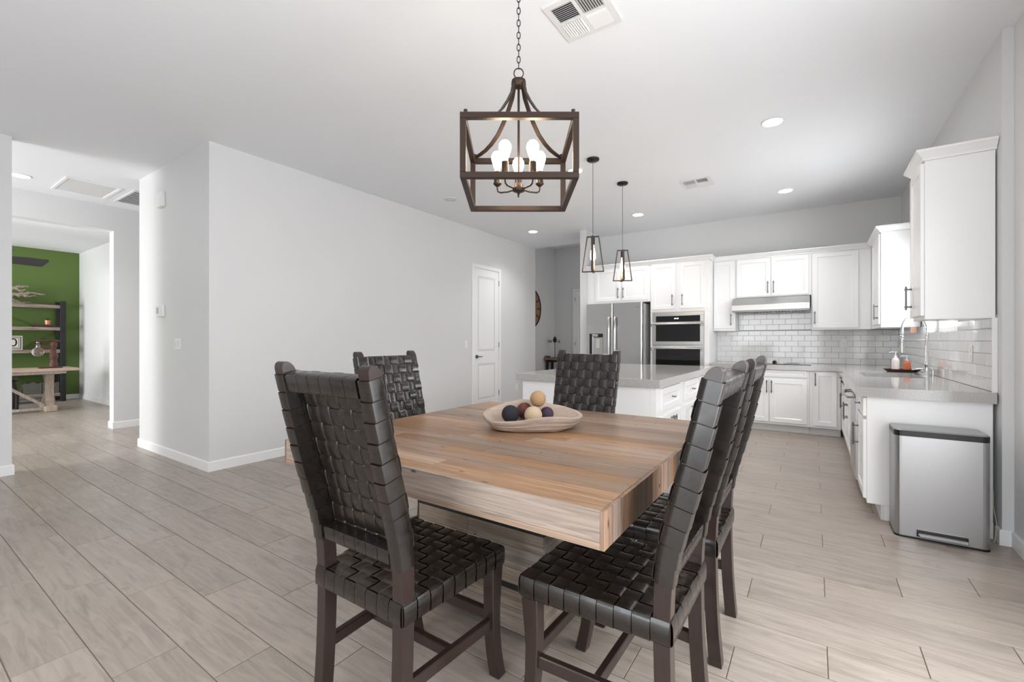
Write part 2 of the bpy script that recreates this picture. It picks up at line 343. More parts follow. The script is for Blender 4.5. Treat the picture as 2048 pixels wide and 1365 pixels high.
# ================================================================== SETTING
# floor: grout bed + tiles
fl = struct(MB().box(-13.2, 1.25, -3.2, 10.2, -0.12, -0.0035).build('floor', M['fgrout']))
def tile_cells():
    regs = [(-6.05, 0.98, -0.2, 7.5), (-8.05, -4.665, -0.2, 3.4), (-13.0, -8.05, -2.0, 2.73), (-5.45, -2.5, 7.5, 10.0), (-8.05, 0.98, -3.0, -0.2)]
    X0, X1, Y0, Y1 = -13.0, 0.98, -3.0, 10.0
    r0 = math.floor((Y0-TY0)/TW); r1 = math.ceil((Y1-TY0)/TW)
    out = []
    for r in range(r0, r1):
        ph = (r % 3)*TOFF
        c0 = math.floor((X0-TX0-ph)/TL); c1 = math.ceil((X1-TX0-ph)/TL)
        for c in range(c0, c1):
            a, b = TX0+ph+c*TL, TX0+ph+(c+1)*TL; y0, y1 = TY0+r*TW, TY0+(r+1)*TW
            a, b, y0, y1 = max(a, X0), min(b, X1), max(y0, Y0), min(y1, Y1)
            if b-a < .02 or y1-y0 < .02: continue
            mx, my = (a+b)/2, (y0+y1)/2
            inside = my < 3.55 or (my < 7.7 and mx > -4.9) or (my > 7.2 and -5.9 < mx < -2.2)
            if b < -8.1 and my > 2.8: inside = False
            if inside: out.append((a, b, y0, y1))
    return out
cyw, syw = math.cos(math.radians(34.06)), math.sin(math.radians(34.06))
def tile_score(t):
    mx, my = (t[0]+t[1])/2, (t[2]+t[3])/2
    d = -syw*mx+cyw*my; a = cyw*mx+syw*my
    if d < 0.55 or abs(a/d) > 1.3 or 1.22/d > 1.0: return 0
    if mx < -4.6 and my > 1.9 and mx > -6.4: return 0
    if my > 6.95 and mx > -3.3: return 0
    if mx > .3 and my > 3.95: return 0
    if -2.4 < mx < -1.1 and my > 3.75 and my < 6: return 0.0
    return 1/d**2
ts = sorted(tile_cells(), key=tile_score, reverse=True)
meshes = {}
nsingle = 300
rest = MB()
for i, (a, b, y0, y1) in enumerate(ts):
    w_, d_ = round(b-a-.0035, 4), round(y1-y0-.0035, 4)
    if i < nsingle and tile_score(ts[i]) > 0:
        key = (w_, d_)
        if key not in meshes:
            o = MB().box(-w_/2, w_/2, -d_/2, d_/2, -.0035, 0, .0012).build('tile', M['ftile'], fl, off=(0, 0, 0)); meshes[key] = o.data
        else:
            o = bpy.data.objects.new('tile', meshes[key]); COL.objects.link(o); o.parent = fl
        o.location = ((a+b)/2, (y0+y1)/2, 0)
    else:
        rest.box(a+.00175, b-.00175, y0+.00175, y1-.00175, -.0035, 0, .0012)
r = rest.build('far_tiles', M['ftile'], fl); r['kind'] = 'stuff'

HI = CH
def wall(name, x0, x1, y0, y1, z0=0.0, z1=CH, mat='wall'):
    return struct(MB().box(x0, x1, y0, y1, z0-.02 if z0 == 0 else z0, z1).build(name, M[mat]))
struct(MB().box(-13.2, 1.25, -3.2, 7.74, CH, CH+.12).build('ceiling', M['ceiling']))
struct(MB().box(-5.7, -2.4, 7.745, 10.2, 3.55, 3.67).build('ceiling_foyer', M['ceiling']))
wall('wall_left', -4.785, -4.665, 1.866, 7.74)
wall('wall_left_block', -6.46, -4.786, 1.866, 1.986)
wall('wall_left_return', -6.46, -6.34, 1.987, 3.6)
wall('wall_left_near', -6.17, -6.05, -3.0, 0.82)
wall('wall_hall_end', -8.05, -6.461, 3.48, 3.6)
HW = MB()
HW.box(-8.22, -8.05, 2.04, 3.6, -.02, CH); HW.box(-8.22, -8.05, 0.3, 2.04, 2.745, CH); HW.box(-8.22, -8.05, -3.0, 0.3, -.02, CH)
struct(HW.build('wall_hall', M['wall']))
wall('wall_green', -13.14, -13.0, -2.6, 2.87, mat='green')
wall('wall_office_right', -12.999, -8.221, 2.73, 2.87, mat='wallL')
b = MB(); b.box(-13.0, -8.221, -2.6, -2.48, -.02, .4); b.box(-13.0, -8.221, -2.6, -2.48, 2.55, CH); b.box(-13.0, -12.3, -2.6, -2.48, .4, 2.55); b.box(-8.9, -8.221, -2.6, -2.48, .4, 2.55)
struct(b.build('wall_office_rear', M['wall']))
b = MB(); b.box(-8.22, 1.1, -3.12, -3.0, 2.55, CH); b.box(-8.22, -7.8, -3.12, -3.0, -.02, 2.55); b.box(-6.4, -2.4, -3.12, -3.0, -.02, 2.55); b.box(.2, 1.1, -3.12, -3.0, -.02, 2.55)
struct(b.build('wall_rear', M['wall']))
# kitchen back wall with the foyer opening, stub beside the refrigerator
wall('wall_back', -3.16, 1.05, 7.55, 7.74)
wall('wall_stub', -3.28, -3.161, 6.91, 7.74)
b = MB(); b.box(-4.665, -3.281, 7.741, 7.80, CH, 3.56); b.box(-3.28, -2.45, 7.741, 7.80, -.02, 3.56); b.box(-5.6, -4.786, 7.69, 7.80, -.02, 3.56)
struct(b.build('wall_foyer_front', M['wall']))
wall('wall_foyer_left', -5.57, -5.45, 7.801, 10.12, z1=3.549)
wall('wall_foyer_back', -5.449, -2.4, 10.0, 10.12, z1=3.549)
wall('wall_foyer_right', -2.55, -2.43, 7.801, 9.999, z1=3.549)
# right wall with the sink window
b = MB()
b.box(.93, 1.10, 3.85, 4.82, -.02, CH); b.box(.93, 1.10, 6.09, 7.549, -.02, CH); b.box(.93, 1.10, 4.82, 6.09, -.02, 1.30); b.box(.93, 1.10, 4.82, 6.09, 2.2, CH)
wr = struct(b.build('wall_right', M['wall']))
b = MB(); b.box(.98, 1.10, 2.5, 3.849, -.02, CH); b.box(.98, 1.10, -3.0, -.3, -.02, CH); b.box(.98, 1.10, -.3, 2.5, 2.5, CH)
struct(b.build('wall_right_near', M['wall']))
# windows
def window(n, lab_, x0, x1, y0, y1, z0, z1, ax, nmul=1):
    """frame with mullions and a pane"""
    f = MB(); t = .045
    if ax == 'x':
        f.box(x0, x1, y0, y0+t, z0, z1); f.box(x0, x1, y1-t, y1, z0, z1); f.box(x0, x1, y0+t, y1-t, z0, z0+t); f.box(x0, x1, y0+t, y1-t, z1-t, z1)
        for k in range(nmul):
            yy = y0+(y1-y0)*(k+1)/(nmul+1); f.box(x0, x1, yy-t/2, yy+t/2, z0+t, z1-t)
    else:
        f.box(x0, x0+t, y0, y1, z0, z1); f.box(x1-t, x1, y0, y1, z0, z1); f.box(x0+t, x1-t, y0, y1, z0, z0+t); f.box(x0+t, x1-t, y0, y1, z1-t, z1)
        for k in range(nmul):
            xx = x0+(x1-x0)*(k+1)/(nmul+1); f.box(xx-t/2, xx+t/2, y0, y1, z0+t, z1-t)
    o = struct(f.build(n, M['trim']))
    return o
w1 = window('window_1', '', 1.03, 1.07, 4.822, 6.088, 1.302, 2.198, 'x')
MB().box(1.045, 1.05, 4.86, 6.05, 1.34, 2.16).build('pane', M['glass'], w1)
window('window_2', '', 1.0, 1.06, -.298, 2.498, 0.0, 2.498, 'x', 2)
window('window_3', '', -2.398, .198, -3.08, -3.02, 0.0, 2.548, 'y', 1)
window('window_4', '', -12.298, -8.902, -2.58, -2.5, .402, 2.548, 'y', 2)
window('window_5', '', -7.798, -6.402, -3.08, -3.02, 0.0, 2.548, 'y', 1)
# baseboards
BB = [(0, 0), (.014, 0), (.014, .084), (.009, .092), (0, .092)]
def base(name, path, side=1): return struct(MB().sweep(path, BB, side).build(name, M['trim']))
base('baseboard_left', [(-6.46, 3.4), (-6.46, 1.866), (-4.665, 1.866), (-4.665, 5.712)][::-1], -1)
base('baseboard_left_far', [(-4.665, 6.532), (-4.665, 7.74)], 1)
base('baseboard_left_near', [(-6.05, -2.9), (-6.05, .82), (-6.17, .82)], 1)
base('baseboard_hall', [(-8.05, 3.47), (-8.05, 2.04), (-8.22, 2.04), (-8.22, 2.73), (-13.0, 2.73), (-13.0, -2.4)], 1 if False else -1)
base('baseboard_right', [(.93, 3.92), (.93, 3.85), (.98, 3.85), (.98, 2.55)], 1)
base('baseboard_foyer', [(-5.45, 7.81), (-5.45, 10.0), (-4.95, 10.0)], 1)
# interior door on the left wall (door_1) and the foyer door (door_2)
def panel_door(n, mtx, wd, ht, hinge_right, handle=True):
    """local: x across, y = into the wall, front at y=0 ; casing outside"""
    cs = MB(mtx); c = .06
    cs.box(-c, 0, -.018, .0, 0, ht+c, .004); cs.box(wd, wd+c, -.018, .0, 0, ht+c, .004); cs.box(0, wd, -.018, 0, ht, ht+c, .004)
    root = struct(cs.build(n, M['trim'], off=(0, 0, 0)))
    s = MB(mtx); z0 = .012
    def rings(x0, x1, za, zb):
        return [[(x0, 0, za), (x1, 0, za), (x1, 0, zb), (x0, 0, zb)]]
    xs = [.004, .095, wd-.095, wd-.004]; zs = [z0, .22, .84, 1.03, ht-.125, ht-.004]
    yf = -.006
    for i in range(3):
        for j in range(5):
            x0, x1, za, zb = xs[i], xs[i+1], zs[j], zs[j+1]
            if i == 1 and j in (1, 3):
                R = []
                for ins, dp in ((0, 0), (.012, .010), (.03, .010), (.05, .003)):
                    R.append([(x0+ins, yf+dp, za+ins), (x1-ins, yf+dp, za+ins), (x1-ins, yf+dp, zb-ins), (x0+ins, yf+dp, zb-ins)])
                s.loft(R[::-1], cap=False); r = R[-1]; s.add(r, [(0, 1, 2, 3)])
            else:
                s.add([(x0, yf, za), (x1, yf, za), (x1, yf, zb), (x0, yf, zb)], [(0, 1, 2, 3)])
    s.build('door_leaf', M['trim'], root)
    if handle:
        hx = .06 if hinge_right else wd-.06; sg = 1 if hinge_right else -1
        h = MB(mtx); h.lathe([(0, -.008), (.032, -.009), (.032, -.018), (.012, -.022), (.011, -.05), (0, -.05)], (hx, 0, .955), 16, axis='y')
        h.tube([(hx, -.045, .955), (hx+sg*.03, -.05, .957), (hx+sg*.075, -.05, .952), (hx+sg*.115, -.048, .957)], [.009, .008, .007, .006])
        h.build('door_handle', M['nickel'], root)
    for z in (.3, 1.15, ht-.2):
        hx = wd-.001 if hinge_right else .001
        MB(mtx).tube([(hx, -.012, z-.045), (hx, -.012, z+.045)], .007, 8).build('hinge', M['nickel'], root)
    return root
# left wall faces +x : local x -> +y, local y -> -x
ML = Matrix(((0, -1, 0, -4.665), (1, 0, 0, 5.775), (0, 0, 1, 0), (0, 0, 0, 1)))
panel_door('door_1', ML, .695, 2.44, True)
MF = Matrix.Translation((-4.88, 10.0, 0))
panel_door('door_2', MF, .80, 2.44, False)

# backsplash tiles
PX, PZ = .1555, .0795
def tile_run(parent, mk, u0, u1, zrows, ustart, name='tile'):
    """mk(u0,u1,z0,z1) -> mesh builder"""
    for k, (za, zb) in enumerate(zrows):
        ph = (k % 2)*PX/2
        n = math.floor((u0-ustart-ph)/PX)
        while True:
            a = ustart+ph+n*PX; bb = a+PX; n += 1
            if a >= u1-.01: break
            a2, b2 = max(a, u0), min(bb, u1)
            if b2-a2 < .012: continue
            yield a2+.0012, b2-.0012, za+.0012, zb-.0012
wb = bpy.data.objects['wall_back']
rows = [(.90+k*PZ, .90+(k+1)*PZ) for k in range(6)]
rows[5] = (rows[5][0], 1.365)
mcache = {}
def tile_obj(parent, axis, a, b_, z0, z1, plane):
    key = (axis, round(b_-a, 3), round(z1-z0, 3))
    wd, ht = key[1], key[2]
    if key not in mcache:
        m = MB()
        if axis == 'x': m.box(-wd/2, wd/2, -.008, -.0005, -ht/2, ht/2, .002)
        else: m.box(-.008, -.0005, -wd/2, wd/2, -ht/2, ht/2, .002)
        o = m.build('tile', M['tile'], parent, off=(0, 0, 0)); mcache[key] = o.data
    else:
        o = bpy.data.objects.new('tile', mcache[key]); COL.objects.link(o); o.parent = parent
    o.location = ((a+b_)/2, plane, (z0+z1)/2) if axis == 'x' else (plane, (a+b_)/2, (z0+z1)/2)
GB = 7.547
for t in tile_run(wb, None, -1.25, .925, rows, -.577): tile_obj(wb, 'x', *t, GB)
rows2 = [(1.377+k*PZ, 1.377+(k+1)*PZ) for k in range(4)]
for t in tile_run(wb, None, -.95, -.03, rows2, -.577): tile_obj(wb, 'x', *t, GB)
for t in tile_run(wr, None, 3.93, 7.535, rows[:5], 3.95): tile_obj(wr, 'y', *t, .927)
for (u0, u1) in ((3.93, 4.81), (6.10, 7.535)):
    for t in tile_run(wr, None, u0, u1, [rows[5]], 3.95+PX/2): tile_obj(wr, 'y', *t, .927)
b = MB(); b.box(-1.25, .93, 7.544, 7.5495, .9, 1.38); b.box(-.95, -.03, 7.544, 7.5495, 1.38, 1.70); b.build('grout', M['grout'], wb)
b = MB(); b.box(.924, .9295, 3.93, 7.543, .9, 1.30); b.box(.924, .9295, 3.93, 4.815, 1.30, 1.38); b.box(.924, .9295, 6.095, 7.543, 1.30, 1.38); b.build('grout', M['grout'], wr)
struct(MB().box(.905, .9295, 3.918, 3.929, .9, 1.36, .002).build('trim_1', M['trim']))

# crown mouldings
CR = [(0, 0), (.012, 0), (.012, .012), (.022, .024), (.040, .045), (.048, .052), (.048, .066), (0, .066)]
crz = [(o_, z+2.395) for o_, z in CR]
struct(MB().sweep([(-3.158, 6.94), (-1.25, 6.94), (-1.25, 7.22), (.60, 7.22), (.60, 6.25), (.926, 6.25)], crz, 1).build('trim_2', M['cab']))
struct(MB().sweep([(.926, 4.34), (.60, 4.34), (.60, 3.93), (.926, 3.93)], crz, 1).build('trim_3', M['cab']))

# ================================================================== CABINETS
def T(x, y, z=0): return Matrix.Translation((x, y, z))
def MR(xf, y0): return Matrix(((0, 1, 0, xf), (-1, 0, 0, y0), (0, 0, 1, 0), (0, 0, 0, 1)))   # faces -x, local x -> -y
def MI(xf, y0): return Matrix(((0, -1, 0, xf), (1, 0, 0, y0), (0, 0, 1, 0), (0, 0, 0, 1)))   # faces +x, local x -> +y
def front(mtx, root, x0, x1, z0, z1, kind='door', fr=.055):
    m = MB(mtx); t = .02
    R = []
    if kind == 'drawer' and (z1-z0) < .16: fr = .028
    for ins, dp in ((0, -.0005), (0, -t+.003), (.003, -t), (fr, -t), (fr+.006, -t+.006), (fr+.016, -t+.007)):
        R.append([(x0+ins, dp, z0+ins), (x1-ins, dp, z0+ins), (x1-ins, dp, z1-ins), (x0+ins, dp, z1-ins)])
    m.loft(R)
    return m.build(kind, M['cab'], root)
def pull(mtx, parent, x, z0, z1, name='handle'):
    m = MB(mtx); y = -.052; m.tube([(x, y, z0), (x, y, z1)], .0058, 8)
    for z in (z0+.022, z1-.022):
        m.lathe([(.0095, -.0205), (.006, -.03), (.0045, -.04), (.0055, -.052)], (x, 0, z), 8, axis='y')
        m.tube([(x, y, z-.008), (x, y, z+.008)], .0085, 8)
    return m.build(name, M['nickel'], parent)
def tknob(mtx, parent, x, z):
    m = MB(mtx); m.lathe([(.009, -.0205), (.005, -.03), (.005, -.045)], (x, 0, z), 8, axis='y')
    m.tube([(x-.024, -.048, z), (x+.024, -.048, z)], .0065, 8); return m.build('knob', M['nickel'], parent)
def cabinet(name, label, mtx, wd, dp, z0, z1, fronts, toe=False, group=None, cut=None):
    org = mtx @ Vector((0, 0, z0 if not toe else 0))
    root = thing(name, label, 'cabinet', tuple(org), group)
    m = MB(mtx)
    m.box(.0005, wd-.0005, 0, dp, z0, z1, .0015)
    m.build('body', M['cab'], root)
    if toe: MB(mtx).box(.001, wd-.001, .075, dp, 0.0, z0-.0005).build('toe_kick', M['toe'], root)
    for f in fronts:
        o = front(mtx, root, *f[1:5], kind=f[0])
        if len(f) > 5 and f[5]:
            h = f[5]
            if h[0] == 'v': pull(mtx, o, h[1], h[2], h[3])
            else: tknob(mtx, o, h[1], h[2])
    return root
G1, G2, G3 = 'white wall cabinets', 'white base cabinets', 'tall white cabinets'
YU, YB, YD = 7.22, 6.95, 6.94
UD = 7.54-YU
cabinet('wall_cabinet', 'narrow white wall cabinet between the ovens and the range hood', T(-1.25, YU), .30, UD, 1.365, 2.395,
        [('door', .012, .284, 1.40, 2.385, ('v', .245, 1.44, 1.61))], group=G1)
cabinet('wall_cabinet', 'short two-door white wall cabinet above the steel range hood', T(-.949, YU), .918, UD, 1.838, 2.395,
        [('door', .016, .445, 1.852, 2.385, ('v', .413, 1.885, 2.055)), ('door', .451, .893, 1.852, 2.385, ('v', .482, 1.885, 2.055))], group=G1)
cabinet('wall_cabinet', 'wide single-door white wall cabinet right of the range hood', T(-.03, YU), .629, UD, 1.365, 2.395,
        [('door', .013, .500, 1.39, 2.385, ('v', .038, 1.44, 1.61))], group=G1)
cabinet('wall_cabinet', 'white wall cabinet in the far right corner, its plain side facing the room', MR(.60, 7.218), .967, .322, 1.365, 2.395,
        [('door', .33, .955, 1.40, 2.385, ('v', .90, 1.45, 1.62))], group=G1)
cabinet('wall_cabinet', 'nearest white wall cabinet above the peninsula end of the sink counter', MR(.60, 4.338), .408, .322, 1.36, 2.395,
        [('door', .012, .392, 1.385, 2.385, ('v', .085, 1.44, 1.61))], group=G1)
# tall units
cabinet('refrigerator_cabinet', 'two-door white cabinet bridging over the steel refrigerator', T(-3.159, YD), 1.057, 7.54-YD, 1.83, 2.395,
        [('door', .15, .575, 1.865, 2.385, ('v', .545, 1.90, 2.07)), ('door', .60, 1.025, 1.865, 2.385, ('v', .632, 1.90, 2.07))], group=G3)
tag(MB().box(-3.159, -3.105, YD, 7.54, 0, 1.829, .001).build('cabinet_side_panel', M['cab']), 'tall white filler panel left of the steel refrigerator', 'panel')
root = thing('oven_cabinet', 'tall white cabinet that houses the double oven', 'cabinet', (-2.10, YD, 0), G3)
m = MB(); m.box(-2.10, -1.25, YD, 7.54, 1.655, 2.395, .0015); m.box(-2.10, -2.07, YD, 7.54, 0, 1.654, .001); m.box(-1.32, -1.25, YD, 7.54, 0, 1.654, .001); m.box(-2.069, -1.321, YD, 7.54, 0.0, .50); m.box(-2.069, -1.321, 7.50, 7.54, .501, 1.654)
m.build('body', M['cab'], root)
mt = T(-2.10, YD)
d = front(mt, root, .017, .376, 1.70, 2.385); pull(mt, d, .335, 1.745, 1.915)
d = front(mt, root, .437, .793, 1.70, 2.385); pull(mt, d, .478, 1.745, 1.915)
front(mt, root, .03, .82, .12, .48, 'drawer')

# back base run
cabinet('base_cabinet', 'narrow white base cabinet at the left end of the range wall', T(-1.249, YB), .298, .58, .10, .833,
        [('drawer', .012, .286, .735, .825, ('h', .149, .78)), ('door', .012, .286, .13, .70, ('v', .25, .50, .67))], True, G2)
cabinet('base_cabinet', 'double-door white base cabinet under the black cooktop', T(-.95, YB), .90, .58, .10, .833,
        [('drawer', .012, .875, .735, .83), ('door', .012, .444, .13, .705, ('v', .42, .52, .69)), ('door', .452, .875, .13, .705, ('v', .476, .52, .69))], True, G2)
cabinet('base_cabinet', 'single tall-door white base cabinet in the far right corner', T(-.049, YB), .33, .58, .10, .833,
        [('door', .04, .288, .13, .825, ('v', .062, .64, .81))], True, G2)
# right run (faces -x), front plane x=.302
XF = .302
cabinet('base_cabinet', 'white sink-run base cabinet next to the far corner', MR(XF, 6.92), .62, .61, .10, .833,
        [('drawer', .02, .60, .735, .825, ('h', .31, .78)), ('door', .02, .60, .13, .70, ('v', .56, .45, .62))], True, G2)
cabinet('sink_cabinet', 'double-door white base cabinet beneath the sink', MR(XF, 6.299), 1.25, .61, .10, .60,
        [('door', .02, .60, .13, .595, ('v', .56, .42, .59)), ('door', .61, 1.23, .13, .595, ('v', .66, .42, .59))], True, G2)
MB(MR(XF, 6.299)).box(.001, 1.249, 0, .05, .601, .833).build('apron_rail', M['cab'], bpy.data.objects['sink_cabinet'])
front(MR(XF, 6.299), bpy.data.objects['sink_cabinet'], .02, 1.23, .61, .825, 'drawer')
cabinet('base_cabinet', 'nearest white base cabinet with one drawer, behind the steel trash can', MR(XF, 4.425), .494, .61, .10, .833,
        [('drawer', .03, .484, .70, .825, ('h', .25, .762)), ('door', .03, .484, .13, .675, ('v', .08, .42, .59))], True, G2)
bc = [o for o in bpy.data.objects if o.name.startswith('base_cabinet') and 'trash can' in o.get('label', '')][0]
MB().box(.395, .913, 3.9305, 3.95, 0, .0995).build('side_foot', M['cab'], bc)
# dishwasher
dw = thing('dishwasher', 'stainless steel dishwasher with bowed handle under the sink counter', 'dishwasher', (XF, 4.74, 0))
md = MR(XF, 5.047)
MB(md).box(.002, .60, .0, .6, .10, .832).build('body', M['black'], dw)
MB(md).box(.002, .60, .06, .6, 0, .0995).build('toe_kick', M['black'], dw)
MB(md).box(.004, .598, -.03, -.0005, .12, .828, .004).build('door', M['steel'], dw)
MB(md).tube([(.04, -.03, .775), (.05, -.075, .77), (.30, -.092, .765), (.55, -.075, .77), (.56, -.03, .775)], .014, 10).build('handle', M['steelh'], dw)

# countertop L with sink cut-out
ct = thing('countertop', 'grey quartz L-shaped worktop along the range wall and sink run', 'countertop', (.25, 3.90, .9))
m = MB(); zt, zb_ = .90, .8335
SX0, SX1, SY0, SY1 = .375, .79, 5.10, 5.76
m.box(-1.248, .922, 6.905, 7.543, zb_, zt)
m.box(.245, .922, SY1, 6.905, zb_, zt); m.box(.245, .922, 3.90, SY0, zb_, zt)
m.box(.245, SX0, SY0, SY1, zb_, zt); m.box(SX1, .922, SY0, SY1, zb_, zt)
m.build('worktop', M['quartz'], ct)
sk = thing('sink', 'undermount stainless sink sunk in the grey worktop', 'sink', ((SX0+SX1)/2, (SY0+SY1)/2, .66))
m = MB(); R = []
for ins, z in ((.012, .832), (-.004, .832), (0, .80), (.006, .67), (.03, .655)):
    R.append([(SX0+ins, SY0+ins, z), (SX1-ins, SY0+ins, z), (SX1-ins, SY1-ins, z), (SX0+ins, SY1-ins, z)])
m.loft(R[1:][::-1], cap=False); m.add(R[-1], [(0, 1, 2, 3)]); R2 = [[(a+(-.012 if a < .5 else .012)*0, b2, z) for a, b2, z in r] for r in R[1:]]
m.build('basin', M['steel'], sk); MB().lathe([(.0, .004), (.04, .004), (.045, 0)], ((SX0+SX1)/2, (SY0+SY1)/2, .656), 16).build('drain', M['chrome'], sk)
# cooktop
ck = thing('cooktop', 'black glass cooktop let into the worktop under the hood', 'cooktop', (-.45, 7.22, .9))
MB().box(-.88, -.03, 6.98, 7.48, .9005, .908, .002).build('glass_top', M['blackglass'], ck)
m = MB()
for (x_, y_, r_) in ((-.68, 7.33, .09), (-.68, 7.11, .075), (-.25, 7.33, .075), (-.25, 7.11, .10)):
    m.tube([(x_+r_*math.cos(a*PI/16), y_+r_*math.sin(a*PI/16), .9083) for a in range(32)], .0012, 4, close=True)
m.build('burner_rings', M['nickel'], ck)
kb = MB(); kb.lathe([(.0, .03), (.012, .03), (.018, .02), (.028, .012), (.024, .006), (.028, 0)], (-.47, 7.40, .9085), 12)
tag(kb.build('salt_pot', M['rust']), 'tiny dark lidded pot at the rear edge of the cooktop', 'pot')

# range hood
hd = thing('range_hood', 'stainless range hood with baffle filters under the short cabinet', 'range hood', (-.51, 7.2, 1.63))
m = MB(); xs0, xs1 = -.979, -.045
m = MB()
prof = [(7.54, 1.832), (7.195, 1.832), (7.06, 1.725), (7.06, 1.645), (7.54, 1.645)]
m.loft([[(xs0, y, z) for y, z in prof], [(xs1, y, z) for y, z in prof]][::-1]); hb = m.build('canopy', M['steelh'], hd, bevel=.003)
for k in range(22):
    x_ = xs0+.06+k*(xs1-xs0-.12)/21
    MB().box(x_-.012, x_+.006, 7.09, 7.50, 1.622, 1.6445, .003).build('baffle', M['steel'], hd)
MB().box(xs0+.01, xs1-.01, 7.065, 7.08, 1.625, 1.6445).build('lip', M['nickel'], hd)

# double oven
ov = thing('double_oven', 'built-in stainless double oven with black glass doors', 'oven', (-1.70, YD, .5))
ox0, ox1, yo = -2.068, -1.322, YD
MB().box(ox0, ox1, yo-.004, yo+.5, .505, 1.652).build('body', M['steel'], ov)
MB().box(ox0+.005, ox1-.005, yo-.022, yo-.0045, 1.60, 1.648, .003).build('top_trim', M['steelh'], ov)
o = MB().box(ox0+.005, ox1-.005, yo-.028, yo-.0045, 1.502, 1.598, .003).build('control_panel', M['steelh'], ov)
MB().box(ox0+.06, ox1-.05, yo-.031, yo-.0285, 1.506, 1.594, .001).build('glass', M['blackglass'], o)
dg = MB()
for k, x_ in enumerate((-1.735, -1.72, -1.700, -1.685)):
    dg.box(x_, x_+.009, yo-.0325, yo-.0312, 1.545, 1.560+.004*(k % 2))
dg.build('clock_digits', M['display'], o)
for (z0, z1, nm) in ((1.155, 1.498, 'upper'), (.60, 1.135, 'lower')):
    o = MB().box(ox0+.005, ox1-.005, yo-.036, yo-.0045, z0, z1, .004).build('door', M['steelh'], ov)
    MB().box(ox0+.06, ox1-.05, yo-.039, yo-.0365, z0+.055, z1-.012, .001).build('glass', M['blackglass'], o)
    zh = z1-.028
    h = MB(); h.tube([(ox0+.0, yo-.085, zh), (ox1, yo-.085, zh)], .014, 12)
    for x_ in (ox0+.02, ox1-.02): h.box(x_-.022, x_+.022, yo-.095, yo-.0365, zh-.034, zh-.008, .003)
    h.build('handle', M['steelh'], o)

# refrigerator
fx0, fx1, fy = -3.10, -2.172, 6.75
fr = thing('refrigerator', 'stainless french-door refrigerator with a water dispenser', 'refrigerator', ((fx0+fx1)/2, fy, 0))
MB().box(fx0+.012, fx1-.004, fy+.075, 7.50, .03, 1.80, .004).build('body', M['fside'], fr)
MB().box(fx0+.03, fx1-.03, fy+.10, 7.45, 0.0, .0295).build('base', M['black'], fr)
xm = -2.637
def fdoor(x0, x1, z0, z1, nm='door'):
    m = MB(); prof = []
    n = 9
    for k in range(n):
        a = k/(n-1); x_ = x0+(x1-x0)*a; e = min(a, 1-a)*(x1-x0); rr = .018
        dy = rr-math.sqrt(max(0, rr*rr-(rr-min(e, rr))**2)) if e < rr else 0
        prof.append((x_, fy+dy))
    prof = [(x0, fy+.018), (x0+.005, fy+.006), (x0+.018, fy), (x1-.018, fy), (x1-.005, fy+.006), (x1, fy+.018)]
    pts = prof+[(x1, fy+.07), (x0, fy+.07)]
    m.prism(pts, z0, z1); return m.build(nm, M['steel'], fr)
dl = fdoor(fx0, xm-.003, .72, 1.812); dr = fdoor(xm+.003, fx1, .72, 1.812); fz = fdoor(fx0, fx1, .06, .712, 'freezer_drawer')
for dd, x_ in ((dl, xm-.050), (dr, xm+.050)):
    pth = [(x_, fy, 1.60), (x_, fy-.05, 1.585), (x_, fy-.062, 1.40), (x_, fy-.066, 1.2), (x_, fy-.062, 1.0), (x_, fy-.05, .80), (x_, fy, .785)]
    MB().tube(pth, [.014, .019, .022, .023, .022, .019, .014], 10).build('handle', M['steelh'], dd)
MB().tube([(fx0+.08, fy-.005, .62), (fx0+.09, fy-.05, .62), (fx1-.09, fy-.05, .62), (fx1-.08, fy-.005, .62)], .014, 10).build('handle', M['steelh'], fz)
m = MB(); x0, x1, z0, z1 = -3.035, -2.805, .98, 1.335
m.box(x0, x1, fy-.004, fy-.0005, z0, z1, .001); dsp = m.build('dispenser', M['black'], dl)
MB().box(x0+.045, x1-.0, fy-.007, fy-.0045, z0, z1-.06, .001).build('dispenser_plate', M['steel'], dl)
MB().box(x0+.05, x0+.065, fy-.012, fy-.0075, z0, z1-.01, .001).build('dispenser_edge', M['chrome'], dl)
MB().box(x0+.12, x0+.18, fy-.014, fy-.0075, 1.10, 1.25, .003).build('dispenser_paddle', M['paperw'], dl)
MB().box(x0+.05, x0+.15, fy-.02, fy-.0075, 1.285, 1.325, .004).build('dispenser_nozzle', M['steelh'], dl)
# badge: small ring with two letters in the upper right corner
def text(parent, s, loc, size, mat, rot, ext=.001, name='lettering', align='CENTER'):
    c = bpy.data.curves.new(name, 'FONT'); c.body = s; c.size = size; c.extrude = ext; c.align_x = align; c.align_y = 'CENTER'
    o = bpy.data.objects.new(name, c); COL.objects.link(o)
    dg_ = bpy.context.evaluated_depsgraph_get(); me = bpy.data.meshes.new_from_object(o.evaluated_get(dg_))
    bpy.data.objects.remove(o); bpy.data.curves.remove(c)
    me.materials.clear(); me.materials.append(mat); o = bpy.data.objects.new(name, me); COL.objects.link(o)
    o.rotation_euler = rot
    if parent: o.parent = parent; o.location = Vector(loc)-OFF.get(parent.name, Vector())
    else: o.location = loc
    return o
MB().lathe([(0, -.003), (.011, -.003), (.012, 0)], (-2.252, fy-.0005, 1.743), 16, axis='y').build('emblem', M['chrome'], dr)
text(dr, 'LG', (-2.228, fy-.002, 1.743), .024, M['nickel'], (PI/2, 0, 0))
for z in (1.79, 1.4, .98, .75): MB().box(fx1-.03, fx1-.0125, fy+.071, fy+.10, z, z+.02).build('hinge_cap', M['nickel'], fr)

